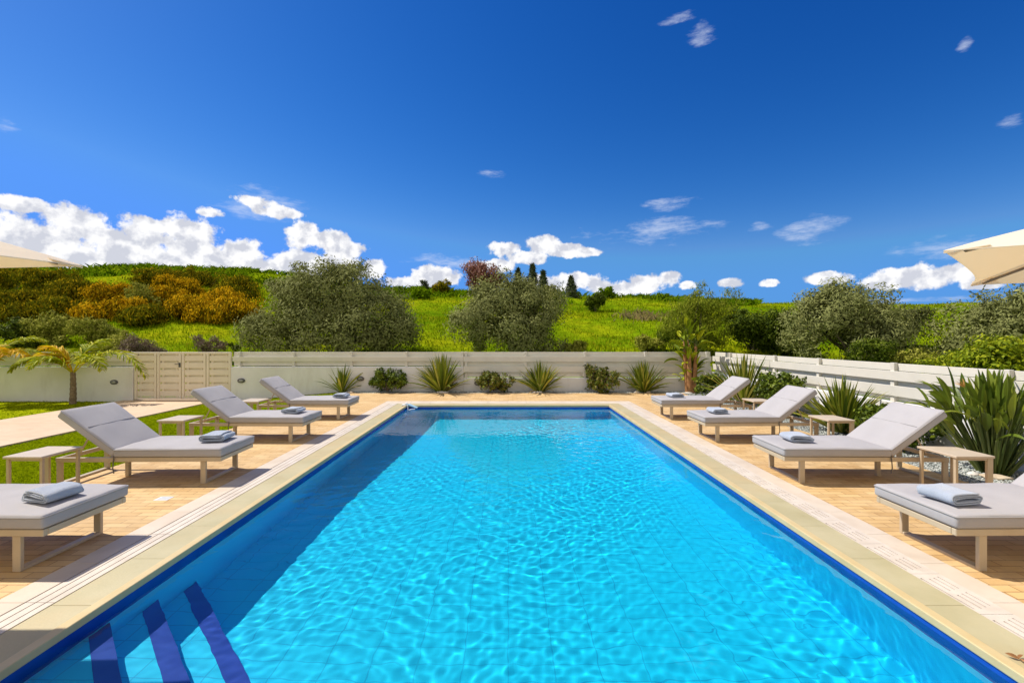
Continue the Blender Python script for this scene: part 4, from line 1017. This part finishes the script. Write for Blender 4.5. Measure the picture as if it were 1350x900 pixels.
# ------------------------------------------------------------------ garden plants
def blade_strip(mb_v, mb_f, p0, az_, el_, L, W, droop, rng, prof='flax', segs=6, fold=0.25):
    """one leaf: strip of 3 verts per section along a drooping curve"""
    d = np.array([math.cos(az_)*math.cos(el_), math.sin(az_)*math.cos(el_), math.sin(el_)]); p = np.array(p0, float)
    s = np.array([-math.sin(az_), math.cos(az_), 0]); base = len(mb_v); tw = rng.normal(0, 0.5)
    for i in range(segs+1):
        f = i/segs
        if prof == 'flax': w = W*(0.65+0.5*math.sin(min(f*1.25, 1)*PI/2)) * (1-f**3)
        else: w = W*math.sin(PI*min(max(f, 0.03)**0.8, 0.999))**0.75 if f > 0 else 0.004
        nrm = np.cross(d, s); nrm /= np.linalg.norm(nrm)
        ss = s*math.cos(tw)+nrm*math.sin(tw); n2 = np.cross(d, ss)
        mb_v += [tuple(p-ss*w/2+n2*w*fold), tuple(p), tuple(p+ss*w/2+n2*w*fold)]
        d = d+np.array([0, 0, -droop*(0.4+f)]); d /= np.linalg.norm(d); p = p+d*L/segs
    for i in range(segs):
        q = base+i*3; mb_f += [(q, q+1, q+4, q+3), (q+1, q+2, q+5, q+4)]
    return p

def flax(label, X, Y, zb, H, Wd, n, seed, leaf='flax', name='flax_plant'):
    rng = np.random.default_rng(seed); root = thing(name, label, 'plant', (X, Y, zb), group='spiky flax plants along the walls')
    v, f = [], []
    for i in range(n):
        a = rng.uniform(0, 2*PI); t = rng.uniform(0, 1); e = math.radians(88-56*t**1.2+rng.normal(0, 5)); L = H*rng.uniform(0.72, 1.08)*(1.0 if t < 0.6 else 1.0)
        hx = math.cos(e)*L
        if hx > Wd*0.62: L *= Wd*0.62/hx*1.1
        blade_strip(v, f, (math.cos(a)*0.09*H*t, math.sin(a)*0.09*H*t, 0), a, e, L, 0.058*rng.uniform(0.7, 1.2), 0.04+0.09*t*rng.uniform(0.3, 1.3), rng)
    me = bpy.data.meshes.new('leaf_clump'); me.from_pydata(v, [], f); link('leaf_clump', me, M[leaf], root)
    vd, fd = [], []                                   # a few dry leaves and flower stalks
    for i in range(max(3, n//14)):
        a = rng.uniform(0, 2*PI); blade_strip(vd, fd, (0.05*math.cos(a), 0.05*math.sin(a), 0), a, math.radians(rng.uniform(25, 70)), H*rng.uniform(0.5, 0.8), 0.04, 0.22, rng)
    me = bpy.data.meshes.new('dry_leaf'); me.from_pydata(vd, [], fd); link('dry_leaf', me, M['drygrass'], root)
    return root
fy = 14.17
flax('smallest sparse flax plant, beside the farthest left lounger', XY(451, fy), fy, 0, 0.88, 1.1, 46, 201)
flax('tallest flax plant against the far wall, second bush to its right', XY(583, fy), fy, 0, 1.20, 1.55, 170, 202)
flax('wide low flax plant in the middle of the far wall', XY(712, fy), fy, 0, 0.98, 1.5, 130, 203)
flax('round flax plant on the far wall nearest the giant strelitzia', XY(849, fy), fy, 0, 1.0, 1.35, 150, 204)
flax('big flax plant behind the farthest right lounger', 5.95, 11.5, 0, 1.28, 1.7, 150, 205)
flax('flax plant behind the second side table on the right', 5.92, 8.05, 0, 1.0, 1.35, 170, 206)

G = 'clipped round bushes along the walls'
def bush(label, X, Y, h, w, leaf, seed, n=2600, L=0.085):
    woody('round_bush', label, 'shrub', 0, VY-(h-CAM_Z)*F/Y, w*F/Y, Y, leaf, n, L, L*0.5, seed, nl=8, group=G, crad=0.055, X=X, zb=0.0, stems=6, shell=0.6, up=0.3, per=30)
bush('round glossy bush left of the tallest flax', XY(511, fy), fy, 0.78, 1.22, 'hedge', 211, 3600)
bush('small round bronze bush right of the tallest flax', XY(652, fy), fy, 0.76, 1.10, 'redhedge', 212, 3400)
bush('loose bronze bush between the two right hand flax plants', XY(788, fy), fy, 0.90, 1.20, 'redhedge', 213, 3800)
bush('dark bush at the foot of the giant strelitzia', 5.75, 13.0, 0.72, 1.0, 'hedge', 214)
bush('glossy dark bush behind the third right lounger', 5.95, 10.0, 0.95, 1.25, 'hedge', 215, 4200)
bush('dark green bush behind the second right lounger', 5.92, 7.0, 0.74, 1.15, 'hedge', 216, 4800, 0.075)

def strelitzia(label, X, Y, H, n, seed, tall=False):
    rng = np.random.default_rng(seed); root = thing('strelitzia', label, 'plant', (X, Y, 0), group=None)
    v, f = [], []; st = MB()
    for i in range(n):
        a = rng.uniform(0, 2*PI); t = rng.uniform(0, 1)
        if tall:
            k_ = i % 5; ta = k_*1.256+0.4; hb = rng.uniform(0.05, 0.60)*H
            b = Vector((0.15*math.cos(ta)*(0.6+hb/H), 0.11*math.sin(ta)*(0.6+hb/H), hb)); e = math.radians(86-58*t)
            tip = b+Vector((math.cos(a)*math.cos(e), math.sin(a)*math.cos(e), math.sin(e)))*(rng.uniform(0.10, 0.32) if i > 1 else rng.uniform(0.40, 0.75))
            BL, BW = rng.uniform(0.28, 0.58), rng.uniform(0.11, 0.18)
        else:
            e = math.radians(88-34*t+rng.normal(0, 4)); Ls = H*rng.uniform(0.42, 0.72)
            b = Vector((math.cos(a)*0.14*t, math.sin(a)*0.14*t, 0)); tip = b+Vector((math.cos(a)*math.cos(e), math.sin(a)*math.cos(e), math.sin(e)))*Ls
            BL, BW = rng.uniform(0.32, 0.46), rng.uniform(0.05, 0.085)
        mid = b.lerp(tip, 0.55)+Vector((0, 0, 0.03))
        st.tube([tuple(b), tuple(mid), tuple(tip)], [0.013, 0.010, 0.007], 5)
        ee = e+rng.normal(0.05, 0.2)
        blade_strip(v, f, tuple(tip), a+rng.normal(0, 0.4), min(ee, 1.5), BL, BW, 0.10+0.12*t, rng, 'paddle', 7, 0.22)
    me = bpy.data.meshes.new('leaves'); n0 = len(v); nf = len(f)
    me.from_pydata(v+st.v, [], f+[tuple(n0+i for i in q) for q in st.f]); me.polygons.foreach_set('material_index', [0]*nf+[1]*len(st.f))
    link('foliage', me, [M['strel' if not tall else 'brightgreen'], M['stalk']], root)
    if tall:
        for k in range(5):
            m = MB(); a = k*1.256+0.4; x, y = 0.15*math.cos(a), 0.11*math.sin(a); hh = H*rng.uniform(0.50, 0.62)
            m.tube([(x*0.6, y*0.6, 0), (x, y, hh*0.5), (x*1.25, y*1.25, hh)], [0.075, 0.065, 0.035], 8); m.build('trunk', M['dead'], root)
    else:
        for k in range(4):
            vv, ff = [], []; a = rng.uniform(0, 2*PI); e = math.radians(rng.uniform(60, 80)); L = H*rng.uniform(0.65, 0.9)
            p = (math.cos(a)*math.cos(e)*L, math.sin(a)*math.cos(e)*L, math.sin(e)*L)
            for q in range(4): blade_strip(vv, ff, p, a+0.3*q, 0.5+0.3*q, 0.13, 0.028, 0.05, rng, 'paddle', 4)
            me = bpy.data.meshes.new('flower'); me.from_pydata(vv, [], ff); link('flower', me, M['flower'], root)
    return root
strelitzia('tall giant strelitzia with brown trunks in the far right corner', 5.62, 14.02, 2.80, 90, 221, True)
strelitzia('large bird of paradise plant behind the right side table nearest the camera', 6.0, 5.62, 1.30, 170, 222)

# ------------------------------------------------------------------ palms
def frond(root, a, e, L, droop, rng, mat, nleaf=58, ll=0.40):
    d = np.array([math.cos(a)*math.cos(e), math.sin(a)*math.cos(e), math.sin(e)]); p = np.array([0, 0, 0.0]); pts = []
    segs = 16
    for i in range(segs+1):
        pts.append(p.copy()); d = d+np.array([0, 0, -droop*(0.35+1.2*i/segs)]); d /= np.linalg.norm(d); p = p+d*L/segs
    pts = np.array(pts)+np.array([0, 0, root['trunk_top']])
    mb = MB(); mb.tube([tuple(q) for q in pts], list(np.linspace(0.020, 0.004, segs+1)), 5)
    v, f = [], []
    for k in range(nleaf):
        t = 0.2+0.8*k/nleaf; q = t*segs; i = min(int(q), segs-1); c = pts[i]*(1-(q-i))+pts[i+1]*(q-i); tn = pts[i+1]-pts[i]; tn /= np.linalg.norm(tn)
        for sd in (-1, 1):
            az_ = math.atan2(tn[1], tn[0])+sd*math.radians(rng.uniform(38, 62)); el_ = math.asin(max(-1, min(1, tn[2])))*0.6+rng.uniform(-0.1, 0.45)
            blade_strip(v, f, tuple(c), az_, el_, ll*math.sin(PI*(0.2+0.75*t))*rng.uniform(0.8, 1.15)+0.08, 0.040, 0.30, rng, 'flax', 4, 0.1)
    me = bpy.data.meshes.new('frond'); n0 = len(v)
    me.from_pydata(v+mb.v, [], f+[tuple(n0+i for i in q) for q in mb.f]); link('frond', me, M[mat], root)

def palm(label, X, Y, trunk, fr_, seed):
    rng = np.random.default_rng(seed); zb = float(lawn_z(X))-0.03
    root = thing('palm_tree', label, 'palm tree', (X, Y, zb)); root['trunk_top'] = trunk
    mb = MB(); zs = np.linspace(-0.05, trunk+0.06, 15)
    mb.tube([(0.012*math.sin(z*3), 0, z) for z in zs], [0.085-0.025*(z/trunk)+0.010*(i % 2) for i, z in enumerate(zs)], 10)
    mb.build('trunk', M['palmbark'], root)
    for a, e, L, dr, mt in fr_: frond(root, math.radians(a), math.radians(e), L, dr, rng, mt)
    del root['trunk_top']
palm('young feather palm with yellowing fronds on the lawn left of the gate', XY(96, 13.9), 13.9, 0.92,
     [(-4, 47, 2.9, 0.165, 'palmleaf'), (-25, 48, 2.0, 0.14, 'palmleaf'), (178, 60, 1.6, 0.17, 'palmyellow'), (205, 52, 1.7, 0.16, 'palmleaf'), (150, 58, 1.8, 0.14, 'palmleaf'), (95, 65, 1.8, 0.13, 'palmleaf'), (60, 72, 1.5, 0.12, 'palmleaf'), (250, 62, 1.3, 0.18, 'palmleaf'), (190, 75, 1.3, 0.16, 'palmyellow')], 301)
palm('yellow fronded palm cut off by the left edge of the photo', XY(-30, 13.6), 13.6, 1.0,
     [(0, 55, 1.9, 0.15, 'palmyellow'), (-20, 60, 1.8, 0.15, 'palmyellow'), (25, 62, 2.0, 0.12, 'palmleaf'), (50, 55, 1.7, 0.13, 'palmleaf'), (-60, 50, 1.6, 0.16, 'palmleaf'), (180, 55, 1.9, 0.15, 'palmleaf'), (220, 50, 1.8, 0.15, 'palmleaf'), (120, 60, 1.8, 0.13, 'palmleaf')], 302)

# ------------------------------------------------------------------ stones and small things
def stone(label, X, Y, sx, sy, sz, mat, seed):
    rng = np.random.default_rng(seed); bm = bmesh.new(); bmesh.ops.create_icosphere(bm, subdivisions=3, radius=1)
    o = rng.normal(0, 1, (3, 3))
    for v in bm.verts:
        k = 1+0.12*math.sin(v.co.dot(Vector(o[0]))*2.3)+0.09*math.sin(v.co.dot(Vector(o[1]))*4.1); v.co = Vector((v.co.x*sx*k, v.co.y*sy*k, v.co.z*sz*k+sz*0.6))
    me = bpy.data.meshes.new('stone'); bm.to_mesh(me); bm.free(); me.polygons.foreach_set('use_smooth', [True]*len(me.polygons))
    ob = link('stone', me, M[mat], None, (X, Y, -0.01)); ob.rotation_euler.z = rng.uniform(-0.4, 0.4)
    tag(ob, label, 'stone', 'stones laid at the feet of the plants')
stone('flat tan stone in front of the large bird of paradise plant', XY(1312, 5.42), 5.42, 0.145, 0.08, 0.030, 'stone', 1)
stone('white rounded stone left of the flat tan stone', XY(1283, 5.55), 5.55, 0.075, 0.05, 0.030, 'whitestone', 2)
stone('white stone at the foot of the tallest flax', XY(584, 13.99), 13.99, 0.19, 0.05, 0.04, 'whitestone', 3)
stone('white stone at the foot of the wide low flax', XY(709, 13.99), 13.99, 0.14, 0.05, 0.04, 'whitestone', 4)
stone('white stone at the foot of the round far flax', XY(840, 13.99), 13.99, 0.09, 0.05, 0.045, 'whitestone', 5)
stone('tan stone beside the white one at the round far flax', XY(855, 13.98), 13.98, 0.08, 0.05, 0.04, 'stone', 6)
stone('pale stone at the foot of the giant strelitzia', XY(906, 13.75), 13.75, 0.17, 0.06, 0.04, 'whitestone', 7)
stone('tan stone under the smallest flax', XY(462, 13.98), 13.98, 0.1, 0.05, 0.035, 'stone', 8)

root = thing('pool_fitting', 'small white and pale blue plastic fitting on the far left pool corner', 'pool fitting', (-2.58, 11.25, 0.011))
mb = MB(); mb.box(-0.05, 0.10, -0.06, 0.10, 0.0, 0.03); mb.box(0.03, 0.075, -0.05, 0.09, 0.0305, 0.06); mb.build('bracket', M['plastic'], root, bevel=0.006)
mb = MB(); R = Matrix.Translation((0.11, 0, 0.03)) @ Matrix.Rotation(math.radians(22), 4, 'Y'); mb.box(0, 0.24, -0.07, 0.09, -0.012, 0.012, mat=R); mb.build('flap', M['bluepl'], root, bevel=0.005)
mb = MB(); mb.tube([(0.115, -0.10, 0.02), (0.13, -0.12, -0.10), (0.22, -0.16, -0.068), (0.30, -0.12, -0.066)], 0.014, 6); mb.build('hose', M['plastic'], root)

root = thing('drain_cover', 'small white square drain cover set in the left paving', 'drain cover', (XY(216, 4.715), 4.715, 0.0))
mb = MB(); mb.box(-0.07, 0.07, -0.055, 0.055, -0.02, 0.004); mb.build('cover_frame', M['plastic'], root, bevel=0.002, seg=1)
mb = MB()
for i in range(5): mb.box(-0.05, 0.05, -0.042+i*0.02, -0.032+i*0.02, 0.0045, 0.007)
mb.build('cover_rib', M['plastic'], root)

v, f = [], []; rr = np.random.default_rng(5)
for q in range(3): blade_strip(v, f, (0, 0, 0.006), 0.4+2.0*q, 0.25, 0.05, 0.02, 0.06, rr, 'paddle', 4, 0.35)
me = bpy.data.meshes.new('dry_leaf'); me.from_pydata(v, [], f)
tag(link('dry_leaf', me, M['dead'], None, (2.62, 2.335, 0.006)), 'curled brown dry leaf lying on the right coping', 'leaf')

# ------------------------------------------------------------------ render settings
sc.view_settings.view_transform = 'Standard'; sc.view_settings.look = 'None'; sc.view_settings.gamma = 1.0
sc.view_settings.exposure = 0.3; sc.view_settings.use_curve_mapping = False
sc.render.engine = 'CYCLES'
cy = sc.cycles
cy.use_denoising = True; cy.caustics_refractive = True; cy.caustics_reflective = False
cy.max_bounces = 10; cy.transmission_bounces = 8; cy.diffuse_bounces = 6; cy.glossy_bounces = 4
cy.sample_clamp_indirect = 8.0; cy.blur_glossy = 0.5
